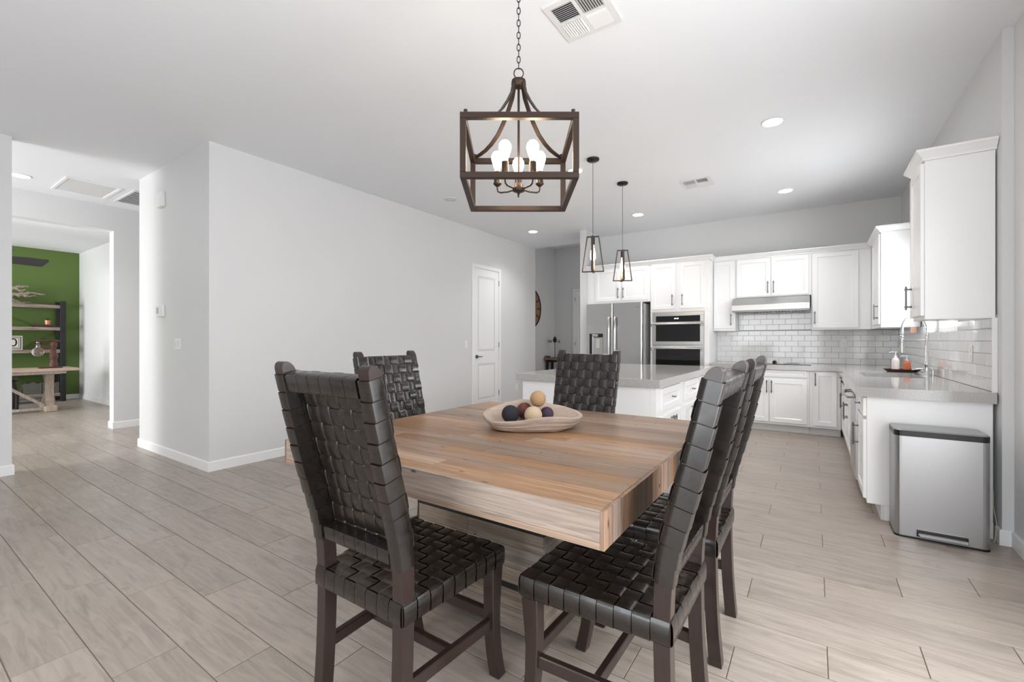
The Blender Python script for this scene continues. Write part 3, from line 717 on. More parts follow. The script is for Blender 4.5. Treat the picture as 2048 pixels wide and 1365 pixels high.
# island
il = thing('kitchen_island', 'white kitchen island with grey quartz top behind the dining table', 'island', (-1.73, 4.8, 0))
MB().box(-2.435, -1.034, 3.665, 6.05, .835, .90, .002).build('countertop', M['quartz'], il)
MB().box(-2.375, -1.09, 3.70, 6.0, .0, .8345, .002).build('body', M['cab'], il)
mi = MI(-1.09, 3.70)
MB().box(-1.125, -1.07, 3.698, 3.74, 0, .834, .002).build('corner_post', M['cab'], il)
for y0 in (3.86, 4.675, 5.41):
    y1 = y0+.65 if y0 < 5 else 5.95
    a, b_ = y0-3.70, y1-3.70
    o = front(mi, il, a, b_, .61, .81, 'drawer'); tknob(mi, o, (a+b_)/2, .715)
    o = front(mi, il, a, (a+b_)/2-.004, .12, .575); pull(mi, o, (a+b_)/2-.035, .38, .55)
    o = front(mi, il, (a+b_)/2+.004, b_, .12, .575); pull(mi, o, (a+b_)/2+.035, .38, .55)

# faucet
fc = thing('faucet', 'tall chrome spring-neck kitchen faucet behind the sink', 'faucet', (.845, 5.45, .9))
m = MB(); m.lathe([(0, 0), (.028, 0), (.028, .006), (.021, .012), (.02, .09), (.024, .10), (.024, .13), (.013, .14), (.012, .36)], (.845, 5.45, .9), 16)
m.build('column', M['chrome'], fc)
arc = [(.845, 5.45, 1.25)]
for k in range(13):
    a = PI*k/12; arc.append((.76+.085*math.cos(a), 5.45, 1.34+.10*math.sin(a)))
arc += [(.675, 5.45, 1.30), (.675, 5.45, 1.235)]
MB().tube(arc, .008, 8).build('hose', M['steelh'], fc)
sp_ = []
L = len(arc)
for k in range((L-1)*24):
    t_ = k/24; i = int(t_); f_ = t_-i; a, b_ = Vector(arc[i]), Vector(arc[i+1]); p = a.lerp(b_, f_); tg = (b_-a).normalized(); n_ = tg.cross(Vector((0, 1, 0)))
    ph = t_*2*PI*3.0; sp_.append(tuple(p+n_*(.012*math.cos(ph))+Vector((0, 1, 0))*(.012*math.sin(ph))))
MB().tube(sp_, .0022, 4).build('spring', M['chrome'], fc)
m = MB(); m.lathe([(.0, 0), (.017, 0), (.018, .06), (.013, .10), (.012, .13)], (.675, 5.45, 1.11), 12); m.build('spray_head', M['chrome'], fc)
MB().tube([(.845, 5.45, 1.225), (.675, 5.45, 1.225)], .005, 8).build('support_arm', M['chrome'], fc)
MB().tube([(.845, 5.45, .995), (.80, 5.42, 1.015), (.755, 5.40, 1.04)], [.009, .006, .005], 8).build('lever', M['chrome'], fc)
MB().tube([(.845, 5.45, .96), (.79, 5.44, .965), (.74, 5.43, .955)], [.010, .007, .006], 8).build('lever', M['chrome'], fc)
MB().tube([(.885, 5.45, .90), (.885, 5.45, .96), (.87, 5.45, .972), (.858, 5.45, .965)], .008, 8).build('side_spout', M['chrome'], fc)

# tray with two soap bottles
ty = thing('soap_tray', 'dark wooden leaf-shaped tray beside the faucet', 'tray', (.74, 6.02, .9))
def leaf(hw, hl, n=20):
    return [(.745+hl*math.cos(2*PI*k/n)*1.0, 6.02+hw*math.sin(2*PI*k/n)*(1-.25*abs(math.cos(2*PI*k/n)))) for k in range(n)]
m = MB(); m.loft([[(x_, y_, .9005) for x_, y_ in leaf(.060, .115)], [(x_, y_, .93) for x_, y_ in leaf(.085, .155)], [(x_, y_, .931) for x_, y_ in leaf(.080, .148)], [(x_, y_, .908) for x_, y_ in leaf(.056, .110)]], True)
m.build('dish', M['tray'], ty)
def bottle(x, y, h, r, mat, lbl):
    t_ = thing('soap_bottle', lbl, 'soap bottle', (x, y, .909), 'soap bottles on the tray')
    MB().lathe([(0, 0), (r, 0), (r, h*.72), (r*.7, h*.85), (.012, h*.9), (.012, h*.95)], (x, y, .909), 16).build('body', M[mat], t_)
    m = MB(); m.lathe([(.014, h*.95), (.014, h), (.004, h+.004), (.004, h+.035), (.010, h+.035), (.010, h+.045), (0, h+.045)], (x, y, .909), 10)
    m.tube([(x, y, .909+h+.04), (x-.04, y, .909+h+.04), (x-.05, y, .909+h+.032)], .004, 6)
    m.build('pump', M['plate'], t_)
bottle(.695, 6.02, .155, .033, 'clearp', 'clear pinkish pump bottle on the wooden tray')
bottle(.785, 6.03, .115, .030, 'amber', 'shorter orange pump bottle on the wooden tray')
tag(MB().box(.83, .88, 6.18, 6.20, 1.30, 1.3645, .002).build('wooden_block', M['brownbox']), 'small brown wooden block under the corner wall cabinet', 'block')

# outlets and switches
def plate(name, label, cat, mtx, wd, ht, parts, group=None, mat='plate'):
    t_ = thing(name, label, cat, tuple(mtx @ Vector((0, 0, 0))), group)
    MB(mtx).box(-wd/2, wd/2, -.006, -.0005, -ht/2, ht/2, .002).build('cover', M['plate'], t_)
    for p in parts: MB(mtx).box(p[0]-p[2]/2, p[0]+p[2]/2, -.010, -.0062, p[1]-p[3]/2, p[1]+p[3]/2, .0015).build(p[4], M[mat], t_)
    return t_
duplex = [(0, .02, .03, .028, 'socket'), (0, -.02, .03, .028, 'socket')]
FB = lambda x, z, y=7.5385: T(x, y, z)
plate('outlet', 'white outlet on the tiles left of the cooktop', 'outlet', FB(-1.10, 1.20), .075, .118, duplex)
plate('outlet', 'white outlet on the tiles right of the range hood', 'outlet', FB(.335, 1.19), .075, .118, duplex)
def MRz(x, y, z): return Matrix(((0, 1, 0, x), (-1, 0, 0, y), (0, 0, 1, z), (0, 0, 0, 1)))
def MLz(x, y, z): return Matrix(((0, -1, 0, x), (1, 0, 0, y), (0, 0, 1, z), (0, 0, 0, 1)))
plate('outlet', 'white outlet on the side-wall tiles under the nearest wall cabinet', 'outlet', MRz(.9185, 4.42, 1.13), .075, .118, duplex)
plate('outlet', 'white outlet low on the long wall beyond the interior door', 'outlet', MLz(-4.665, 7.06, .34), .07, .115, duplex)
plate('light_switch', 'white light switch beside the interior door', 'light switch', MLz(-4.665, 5.57, 1.165), .07, .115, [(0, 0, .034, .066, 'rocker')])
plate('light_switch', 'white three-gang light switch below the thermostat', 'light switch', T(-5.365, 1.866, 1.185), .165, .118, [(x_, 0, .034, .068, 'rocker') for x_ in (-.046, 0, .046)], mat='glare')
plate('outlet', 'white outlet low on the side wall of the green room', 'outlet', T(-12.3, 2.73, .35), .07, .115, duplex)
t_ = thing('thermostat', 'white thermostat on the grey wall block by the hallway', 'thermostat', (-5.80, 1.866, 1.53))
MB().box(-5.87, -5.70, 1.838, 1.8655, 1.475, 1.60, .006).build('housing', M['plate'], t_)
MB().box(-5.855, -5.80, 1.8355, 1.8378, 1.51, 1.575, .001).build('screen', M['grout'], t_)
t_ = thing('door_chime', 'white rectangular door chime high on the grey wall block', 'door chime', (-5.775, 1.866, 2.72))
MB().box(-5.855, -5.695, 1.835, 1.8655, 2.645, 2.80, .005).build('cover', M['plate'], t_)
# ceiling fixtures
def downlight(x, y, label, on=True, r=.09, pw=50):
    t_ = thing('recessed_downlight', label, 'ceiling light', (x, y, CH), 'recessed downlights')
    MB().lathe([(r-.014, -.010), (r-.010, -.005), (r, -.002), (r, -.0005), (r-.02, -.0005)], (x, y, CH), 28, cap=False).build('trim_ring', M['vent'], t_)
    MB().lathe([(0, -.004), (r-.014, -.004), (r-.014, -.001), (0, -.001)], (x, y, CH), 24).build('lens', M['canlight' if on else 'candim'], t_)
    if on:
        d = bpy.data.lights.new('downlight_lamp', 'SPOT'); d.energy = pw; d.spot_size = math.radians(125); d.spot_blend = .8; d.shadow_soft_size = .08; d.color = (1, .99, .985)
        o = bpy.data.objects.new('downlight_lamp', d); COL.objects.link(o); o.location = (0, 0, -.012); o.parent = t_
downlight(-.292, 4.38, 'recessed ceiling downlight nearest the tall right wall cabinet')
downlight(-.293, 6.478, 'recessed ceiling downlight in front of the range hood')
downlight(-2.148, 6.49, 'recessed ceiling downlight in front of the double oven')
downlight(-3.961, 6.498, 'recessed ceiling downlight near the foyer opening')
downlight(-2.16, 4.43, 'recessed ceiling downlight partly hidden behind the lantern chandelier')
downlight(-3.96, 4.40, 'unlit recessed ceiling downlight over the long blank wall', False)
for xx_, nm_ in ((-4.4, 'farthest from the sliding door wall'), (-2.1, 'in the middle of its row'), (-.25, 'nearest the sliding door wall')): downlight(xx_, -1.3, 'unseen fill downlight added over the living area, '+nm_)  # added fill lamps behind the camera, out of view
downlight(-7.396, 1.071, 'recessed ceiling downlight in the hallway at far left')
def vent4(x0, x1, y0, y1, label):
    t_ = thing('ceiling_vent', label, 'ceiling vent', ((x0+x1)/2, (y0+y1)/2, CH), 'four-way ceiling vents')
    cx_, cy_ = (x0+x1)/2, (y0+y1)/2; m = MB(); z0, z1 = CH-.008, CH-.0005; e = .035; c = .010
    m.box(x0, x1, y0, y0+e, z0, z1); m.box(x0, x1, y1-e, y1, z0, z1); m.box(x0, x0+e, y0+e, y1-e, z0, z1); m.box(x1-e, x1, y0+e, y1-e, z0, z1)
    m.box(cx_-c, cx_+c, y0+e, y1-e, z0, z1); m.box(x0+e, cx_-c, cy_-c, cy_+c, z0, z1); m.box(cx_+c, x1-e, cy_-c, cy_+c, z0, z1)
    m.build('frame', M['vent'], t_)
    MB().box(x0+e, x1-e, y0+e, y1-e, CH-.002, CH-.0006).build('duct_shade', M['dark'], t_)  # flat dark sheet, shade of the duct opening put into its colour
    for qx, qy, ax, sg in ((0, 0, 'y', 1), (1, 0, 'x', -1), (0, 1, 'x', 1), (1, 1, 'y', -1)):
        a0, a1 = (x0+e, cx_-c) if qx == 0 else (cx_+c, x1-e); b0, b1 = (y0+e, cy_-c) if qy == 0 else (cy_+c, y1-e)
        m = MB(); n = 9
        for k in range(n):
            if ax == 'x':
                p = a0+(a1-a0)*(k+.5)/n; m.add([(p-.008*sg, b0, CH-.012), (p+.004*sg, b0, CH-.002), (p+.005*sg, b0, CH-.003), (p-.007*sg, b0, CH-.013), (p-.008*sg, b1, CH-.012), (p+.004*sg, b1, CH-.002), (p+.005*sg, b1, CH-.003), (p-.007*sg, b1, CH-.013)],
                      [(0, 1, 2, 3), (4, 7, 6, 5), (0, 4, 5, 1), (1, 5, 6, 2), (2, 6, 7, 3), (3, 7, 4, 0)])
            else:
                p = b0+(b1-b0)*(k+.5)/n; m.add([(a0, p-.008*sg, CH-.012), (a0, p+.004*sg, CH-.002), (a0, p+.005*sg, CH-.003), (a0, p-.007*sg, CH-.013), (a1, p-.008*sg, CH-.012), (a1, p+.004*sg, CH-.002), (a1, p+.005*sg, CH-.003), (a1, p-.007*sg, CH-.013)],
                      [(0, 1, 2, 3), (4, 7, 6, 5), (0, 4, 5, 1), (1, 5, 6, 2), (2, 6, 7, 3), (3, 7, 4, 0)])
        o = m.build('louvres', M['vent'], t_); o['kind'] = 'stuff'
vent4(-1.262, -.92, 2.165, 2.507, 'large four-way ceiling vent above the dining table')
vent4(-1.306, -.98, 5.42, 5.735, 'small-looking four-way ceiling vent above the kitchen floor')
t_ = thing('return_grille', 'slatted grey air return grille in the hallway ceiling', 'ceiling vent', (-7.3, 2.3, CH))
m = MB(); m.box(-7.72, -6.95, 1.955, 1.98, CH-.008, CH-.0005); m.box(-7.72, -6.95, 2.42, 2.445, CH-.008, CH-.0005); m.box(-7.72, -7.69, 1.98, 2.42, CH-.008, CH-.0005); m.box(-6.98, -6.95, 1.98, 2.42, CH-.008, CH-.0005)
m.build('frame', M['vent'], t_); MB().box(-7.689, -6.981, 1.981, 2.419, CH-.002, CH-.0005).build('duct_shade', M['dark'], t_)  # dark backing sheet, painted shade behind the slats
for k in range(9):
    x_ = -7.65+k*.08; MB().box(x_-.012, x_+.012, 1.982, 2.418, CH-.010, CH-.006).build('slat', M['vent'], t_)
t_ = thing('attic_hatch', 'flat white attic hatch panel in the hallway ceiling', 'hatch', (-7.35, 1.6, CH))
MB().sweep([(-7.70, 1.36), (-7.0, 1.36), (-7.0, 1.86), (-7.70, 1.86)], [(0, CH-.012), (.03, CH-.010), (.03, CH-.0005), (0, CH-.0005)], -1, close=True).build('frame', M['ceiling'], t_)
MB().box(-7.66, -7.04, 1.40, 1.82, CH-.004, CH-.0005).build('panel', M['wall'], t_)

# ================================================================== PENDANTS
def pendant(x, y, label, rot):
    t_ = thing('pendant_light', label, 'pendant light', (x, y, 1.92), 'pendants over the island', rot, True)
    Z = lambda z: z-1.92
    MB().lathe([(0, Z(3.082)), (.064, Z(3.082)), (.064, Z(3.068)), (.055, Z(3.06)), (.012, Z(3.055)), (0, Z(3.055))], n=24).build('canopy', M['bronzeblk'], t_)
    MB().tube([(0, 0, Z(3.055)), (0, 0, Z(2.295))], .003, 6).build('cord', M['cord'], t_)
    for k, a in enumerate((0, PI/2)):
        m = MB(); sw = .024
        R_ = Matrix.Rotation(a, 4, 'Z'); P_ = lambda p: tuple(R_ @ Vector(p)); sd = P_((0, 1, 0))
        zt_, zb2, ht_, hb_ = Z(2.285)-.006*k, Z(1.928)+.006*k, .058, .107
        for s_ in (-1, 1):
            m.bar(P_((s_*ht_, 0, zt_)), P_((s_*hb_, 0, zb2)), sw, .010, sd)
        m.bar(P_((-ht_-.005, 0, zt_)), P_((ht_+.005, 0, zt_)), sw, .010, sd); m.bar(P_((-hb_-.005, 0, zb2)), P_((hb_+.005, 0, zb2)), sw, .010, sd)
        m.build('frame', M['pendw'], t_)
    MB().lathe([(0, .355), (.019, .355), (.019, .29), (.016, .28), (0, .28)], n=14).build('socket', M['bronzeblk'], t_)
    MB().lathe([(0, .279), (.012, .279), (.013, .25), (.024, .20), (.028, .165), (.024, .135), (.012, .118), (0, .115)], n=16).build('bulb', M['bulb'], t_)
    d = bpy.data.lights.new('pendant_lamp', 'POINT'); d.energy = 3; d.color = (1, .72, .45); d.shadow_soft_size = .03
    o = bpy.data.objects.new('pendant_lamp', d); COL.objects.link(o); o.parent = t_; o.location = (0, 0, .09)
pendant(-1.875, 4.253, 'left, nearer open-frame bronze pendant hanging over the island', math.radians(20))
pendant(-1.871, 5.094, 'right, farther open-frame bronze pendant hanging over the island', math.radians(28))

# ================================================================== CHANDELIER
cd_ = thing('lantern_chandelier', 'open square bronze lantern chandelier with five glowing bulbs over the dining table', 'chandelier', (-1.247, 1.905, 1.954), None, math.radians(34.06), True)
LZ = lambda z: z-1.954
hs_ = .2685; bt = .027
def cage(name, z):
    m = MB(); zz = LZ(z); a = hs_; 
    for (p, q_, sd) in (((-a, -a+bt/2, zz), (a, -a+bt/2, zz), (0, 1, 0)), ((-a, a-bt/2, zz), (a, a-bt/2, zz), (0, 1, 0)), ((-a+bt/2, -a+bt, zz), (-a+bt/2, a-bt, zz), (1, 0, 0)), ((a-bt/2, -a+bt, zz), (a-bt/2, a-bt, zz), (1, 0, 0))):
        m.bar(p, q_, bt, bt, sd)
    return m.build(name, M['bronze'], cd_, bevel=.0015)
cage('top_frame', 2.238); cage('bottom_frame', 1.968)
for sx in (-1, 1):
    for sy in (-1, 1):
        a = hs_-bt/2; MB().bar((sx*a, sy*a, LZ(1.982)), (sx*a, sy*a, LZ(2.224)), bt, bt).build('corner_post', M['bronze'], cd_, bevel=.0015)
        qz = [(.255, 2.252), (.215, 2.256), (.18, 2.266), (.145, 2.286), (.108, 2.320), (.08, 2.365), (.053, 2.421), (.032, 2.475), (.022, 2.53)]
        sd = Vector((-sy, sx, 0)).normalized() if True else None
        rings = []
        for i, (q_, z) in enumerate(qz):
            p = Vector((sx*q_, sy*q_, LZ(z))); q2 = qz[min(i+1, len(qz)-1)]; q1 = qz[max(i-1, 0)]
            tg = Vector((sx*(q2[0]-q1[0]), sy*(q2[0]-q1[0]), q2[1]-q1[1])).normalized(); sd = tg.cross(Vector((0, 0, 1))).normalized(); nn = sd.cross(tg)
            rings.append([tuple(p+sd*u*.011+nn*v*.0035) for u, v in ((-1, -1), (1, -1), (1, 1), (-1, 1))])
        MB().loft(rings).build('arm', M['bronze'], cd_)
        MB().lathe([(.006, 0), (.006, .012), (.009, .014), (.009, .02), (0, .022)], (sx*.245, sy*.245, LZ(2.2515)), 8).build('finial', M['bronze'], cd_)
MB().lathe([(0, LZ(2.558)), (.012, LZ(2.558)), (.016, LZ(2.548)), (.036, LZ(2.545)), (.038, LZ(2.525)), (.032, LZ(2.518)), (0, LZ(2.518))], n=20).build('cap', M['bronze'], cd_)
MB().tube([(0, 0, LZ(2.52)), (0, 0, LZ(2.01))], .006, 8).build('stem', M['bronze'], cd_)
MB().lathe([(0, LZ(1.965)), (.006, LZ(1.967)), (.008, LZ(1.975)), (.03, LZ(1.982)), (.032, LZ(1.995)), (.024, LZ(2.0)), (.022, LZ(2.015)), (.014, LZ(2.025)), (0, LZ(2.026))], n=20).build('hub', M['bronze'], cd_)
def torus_pts(c, rx, rz, ax, n=20):
    return [tuple(Vector(c)+Vector(((math.cos(2*PI*k/n)*rx) if ax == 'x' else 0, (math.cos(2*PI*k/n)*rx) if ax == 'y' else 0, math.sin(2*PI*k/n)*rz))) for k in range(n)]
MB().tube(torus_pts((0, 0, LZ(2.583)), .024, .026, 'x'), .003, 6, close=True).build('ring', M['bronze'], cd_)
z = 2.622; k = 0
while z < 3.05:
    MB().tube(torus_pts((0, 0, LZ(z)), .0085, .018, 'x' if k % 2 else 'y', 14), .0024, 6, close=True).build('chain_link', M['bronze'], cd_); z += .031; k += 1
MB().lathe([(0, LZ(3.082)), (.065, LZ(3.082)), (.065, LZ(3.07)), (.03, LZ(3.055)), (0, LZ(3.055))], n=24).build('canopy', M['bronzeblk'], cd_)
for k in range(5):
    a = PI/2+2*PI*k/5; R_ = .115; cx_, cy_ = R_*math.cos(a), R_*math.sin(a)
    p = lambda f, z: (cx_*f, cy_*f, LZ(z))
    MB().tube([p(.2, 1.992), p(.5, 1.985), p(.85, 1.985), p(.97, 1.992), p(1, 2.005), p(1, 2.02)], .0045, 8).build('candle_arm', M['bronze'], cd_)
    MB().lathe([(0, 2.018), (.008, 2.018), (.021, 2.030), (.021, 2.036), (.0175, 2.038), (.0175, 2.095), (0, 2.095)], (cx_, cy_, -1.954), 14).build('socket', M['bronze'], cd_)
    MB().lathe([(0, 2.0955), (.013, 2.096), (.015, 2.11), (.024, 2.135), (.031, 2.162), (.029, 2.18), (.018, 2.196), (0, 2.201)], (cx_, cy_, -1.954), 16).build('bulb', M['bulb'], cd_)
    d = bpy.data.lights.new('chandelier_lamp', 'POINT'); d.energy = 1.6; d.color = (1, .74, .5); d.shadow_soft_size = .03
    o = bpy.data.objects.new('chandelier_lamp', d); COL.objects.link(o); o.parent = cd_; o.location = (cx_*1.0, cy_*1.0, LZ(2.15))

# ================================================================== DINING TABLE
TX = (-2.03, -.464); TY = (1.125, 2.695)
tb = thing('dining_table', 'big square dining table of reclaimed wood planks on a plank pedestal', 'table', (-1.247, 1.91, 0))
MB().box(TX[0]+.025, TX[1]-.025, TY[0]+.025, TY[1]-.025, .66, .742).build('core', M['darkwood'], tb)
nr = 18; yy = TY[0]; k = 0
edges = [TY[0]]
ws = [random.uniform(.07, .10) for _ in range(nr)]; s_ = (TY[1]-TY[0])/sum(ws)
for w_ in ws: edges.append(edges[-1]+w_*s_)
for i in range(nr):
    y0, y1 = edges[i], edges[i+1]; cuts = [TX[0]]
    x_ = TX[0]+random.uniform(.3, .95)
    while x_ < TX[1]-.25: cuts.append(x_); x_ += random.uniform(.45, .95)
    cuts.append(TX[1])
    for a, b_ in zip(cuts[:-1], cuts[1:]):
        dz = random.uniform(-.0006, .0006)
        MB().box(max(a, TX[0]+.0125)+.0005, min(b_, TX[1]-.0125)-.0005, max(y0, TY[0]+.0125)+.0007, min(y1, TY[1]-.0125)-.0007, .7425, .762+dz, .0014).build('plank', M['plankx'], tb)
# side boards: near and far faces one long board, left and right faces short vertical end pieces
for y0, y1 in ((TY[0], TY[0]+.012), (TY[1]-.012, TY[1])):
    MB().box(TX[0]+.0125, TX[1]-.0125, y0, y1, .6765, .7618, .0008).build('edge_board', M['facex'], tb)
    MB().box(TX[0]+.0125, TX[1]-.0125, y0, y1, .656, .676, .0008).build('edge_board', M['facex'], tb)
for xs_ in ((TX[0], TX[0]+.012), (TX[1]-.012, TX[1])):
    y_ = TY[0]
    while y_ < TY[1]-.03:
        y2 = min(y_+random.uniform(.025, .07), TY[1])
        MB().box(xs_[0], xs_[1]+random.uniform(-.0005, .0008), y_+.0002, y2-.0002, .656, .7618, .0006).build('end_block', M['planky'], tb); y_ = y2
MB().box(TX[0]+.013, TX[1]-.013, TY[0]+.013, TY[1]-.013, .6565, .6595).build('underside', M['pedx'], tb)
PXa, PXb, PYa, PYb = -1.565, -.88, 1.52, 2.27
MB().box(PXa+.02, PXb-.02, PYa+.02, PYb-.02, .03, .655).build('pedestal_core', M['darkwood'], tb)
zz = [.028, .125, .205, .285, .375, .452, .545, .655]
for i in range(7):
    z0, z1 = zz[i]+.0005, zz[i+1]-.0005
    for y0, y1 in ((PYa, PYa+.019), (PYb-.019, PYb)):
        c = random.uniform(PXa+.2, PXb-.2)
        for a, b_ in ((PXa, c), (c, PXb)): MB().box(a+.0004, b_-.0004, y0, y1, z0, z1, .0012).build('pedestal_board', M['pedx'], tb)
    for x0, x1 in ((PXa, PXa+.019), (PXb-.019, PXb)):
        MB().box(x0, x1, PYa+.0195, PYb-.0195, z0, z1, .0012).build('pedestal_board', M['pedy'], tb)
for z0 in (.448, .20):
    MB().sweep([(PXa, PYa), (PXb, PYa), (PXb, PYb), (PXa, PYb)], [(0, z0), (.004, z0), (.004, z0+.022), (0, z0+.022)], 1, close=True).build('iron_band', M['darkiron'], tb)
for x_ in (PXa+.06, PXb-.06):
    for y_ in (PYa+.06, PYb-.06): MB().lathe([(0, 0), (.026, 0), (.03, .01), (.012, .018), (.012, .029), (0, .029)], (x_, y_, 0), 12).build('foot', M['chrome'], tb)

# ================================================================== CHAIRS
def interp(tb_, z):
    for (a, va), (b_, vb) in zip(tb_[:-1], tb_[1:]):
        if z <= b_: f_ = (z-a)/(b_-a); f_ = max(0, f_); return va+(vb-va)*f_
    return tb_[-1][1]
def smooth_tab(tb_):
    return tb_
REAR = [(0, -.018), (.12, -.006), (.25, .001), (.40, .004), (.50, .003), (.58, -.002), (.66, -.018), (.74, -.040), (.82, -.064), (.90, -.082), (1.0, -.103), (1.11, -.124), (1.2, -.141)]
FRNT = [(0, .027), (.12, .038), (.25, .045), (.40, .049), (.50, .049), (.58, .045), (.66, .034), (.74, .016), (.82, -.004), (.90, -.026), (1.0, -.052), (1.11, -.079), (1.2, -.10)]
HW_ = [(0, .205), (.45, .205), (1.10, .225), (1.2, .227)]
def rear(z): return sum(interp(REAR, z+d) for d in (-.03, 0, .03))/3
def frnt(z): return sum(interp(FRNT, z+d) for d in (-.03, 0, .03))/3
def hwz(z): return interp(HW_, z)
def seatw(y): return .205+.026*y/.466
def wavef(f): return min(1.0, 2.0*math.sin(PI*f))
def make_chair(label):
    t_ = thing('dining_chair', label, 'chair', (0, 0, 0), 'woven leather dining chairs', 0, True)
    pw_ = .043
    for s_ in (-1, 1):       # rear leg running up into the back post, rounded top
        R_ = []
        zs = [0, .06, .12, .2, .3, .4, .47, .52, .56, .60, .65, .70, .75, .80, .85, .90, .95, 1.0, 1.05, 1.10, 1.126]
        for z in zs:
            xo, xi = s_*hwz(z), s_*(hwz(z)-pw_); R_.append([(xo, rear(z), z), (xi, rear(z), z), (xi, frnt(z), z), (xo, frnt(z), z)])
        z0 = 1.126; yc0 = (rear(z0)+frnt(z0))/2; hh = (frnt(z0)-rear(z0))/2
        for k in range(1, 8):
            a = PI/2*k/7.3; z = z0+.030*math.sin(a); yc = yc0-.009*math.sin(a); h_ = hh*math.cos(a)
            xo, xi = s_*hwz(z), s_*(hwz(z)-pw_); R_.append([(xo, yc-h_, z), (xi, yc-h_, z), (xi, yc+h_, z), (xo, yc+h_, z)])
        if s_ > 0: R_ = [r[::-1] for r in R_]
        m = MB(); m.loft(R_); o = m.build('leg', M['legwood'], t_, bevel=.003)
    FP = [(0, .436, .480), (.05, .425, .468), (.1, .415, .457), (.17, .406, .448), (.25, .402, .446), (.32, .401, .452), (.41, .402, .462)]
    for s_ in (-1, 1):
        R_ = []
        for z, a, b_ in FP:
            xo, xi = s_*(seatw(.45)-.002), s_*(seatw(.45)-.047); R_.append([(xo, a, z), (xi, a, z), (xi, b_, z), (xo, b_, z)])
        if s_ > 0: R_ = [r[::-1] for r in R_]
        m = MB(); m.loft(R_); m.build('leg', M['legwood'], t_, bevel=.003)
    for s_ in (-1, 1): MB().bar((s_*.184, .035, .212), (s_*.206, .415, .212), .024, .040, (1, 0, 0)).build('stretcher', M['legwood'], t_, bevel=.003)
    MB().bar((-.184, .424, .235), (.184, .424, .235), .024, .038, (0, 1, 0)).build('stretcher', M['legwood'], t_, bevel=.003)
    MB().bar((-.185, .22, .212), (.185, .22, .212), .024, .036, (0, 1, 0)).build('stretcher', M['legwood'], t_, bevel=.003)
    # seat core and straps
    m = MB(); m.prism([(-seatw(0)+.003, .006), (seatw(0)-.003, .006), (seatw(.46)-.003, .460), (-seatw(.46)+.003, .460)], .413, .469)
    seat = m.build('seat', M['leather'], t_)
    NX, NY, A = 8, 9, .0030; ZS = .4735; D = .466
    ycell = D/NY
    for i in range(NX):
        pth, wd = [], []
        xf = lambda y: (-1+2*(i+.5)/NX)*seatw(y)
        wf = lambda y: 2*seatw(y)/NX*.965
        for y, z in ((.03, .4085), (.002, .409), (-.0035, .415), (-.0045, .44), (-.0035, .463), (.002, .4735+ (A if i % 2 == 0 else 0))): pth.append((xf(y), y, z)); wd.append(wf(y))
        for j in range(NY):
            sg = 1 if (i+j) % 2 == 0 else -1
            for f_ in (.0, .08, .18, .5, .82, .92):
                y = .004+(D-.008)*(j+f_)/NY
                if j == 0 and f_ == 0: continue
                pth.append((xf(y), y, ZS+A*sg*wavef(f_))); wd.append(wf(y))
        for y, z in ((D-.002, .4735+(A if (i+NY-1) % 2 == 0 else 0)), (D+.0035, .463), (D+.0045, .44), (D+.0035, .415), (D-.002, .409), (D-.03, .4085)): pth.append((xf(y), y, z)); wd.append(wf(y))
        MB().ribbon(pth, (-1, 0, 0), wd, .0024).build('strap', M['leather'], seat)
    for j in range(NY):
        yc = .004+(D-.008)*(j+.5)/NY; W_ = seatw(yc); pth = []
        for x_, z in ((-W_+.03, .4085), (-W_, .409), (-W_-.004, .415), (-W_-.005, .44), (-W_-.004, .463), (-W_+.001, .4735)): pth.append((x_, yc, z))
        for i in range(NX):
            sg = -1 if (i+j) % 2 == 0 else 1
            for f_ in (0, .08, .18, .5, .82, .92):
                if i == 0 and f_ == 0: continue
                pth.append((-W_+2*W_*(i+f_)/NX, yc, ZS+A*sg*wavef(f_)))
        for x_, z in ((W_-.001, .4735), (W_+.004, .463), (W_+.005, .44), (W_+.004, .415), (W_, .409), (W_-.03, .4085)): pth.append((x_, yc, z))
        MB().ribbon(pth, (0, 1, 0), ycell*.965, .0024).build('strap', M['leather'], seat)
    # backrest: rails + straps
    ZB0, ZB1, NZ = .572, 1.128, 10; cz = (ZB1-ZB0)/NZ
    def frame_at(z):
        y = frnt(z); dy = (frnt(z+.02)-frnt(z-.02))/.04; tg = Vector((0, dy, 1)).normalized(); n = Vector((0, tg.z, -tg.y)); return Vector((0, y, z)), tg, n
    m = MB()
    for za, zb2, dp in ((1.073, 1.123, .042), (.578, .622, .042)):
        R_ = []
        for z in (za, (za+zb2)/2, zb2):
            c, tg, n = frame_at(z); hw = hwz(z)-pw_-.0005
            R_.append([tuple(c+Vector((-hw, 0, 0))-n*dp), tuple(c+Vector((hw, 0, 0))-n*dp), tuple(c+Vector((hw, 0, 0))-n*.003), tuple(c+Vector((-hw, 0, 0))-n*.003)])
        m = MB(); m.loft(R_)
        if za > 1: back = m.build('backrest', M['leather'], t_)
        else: m.build('lower_rail', M['leather'], back)
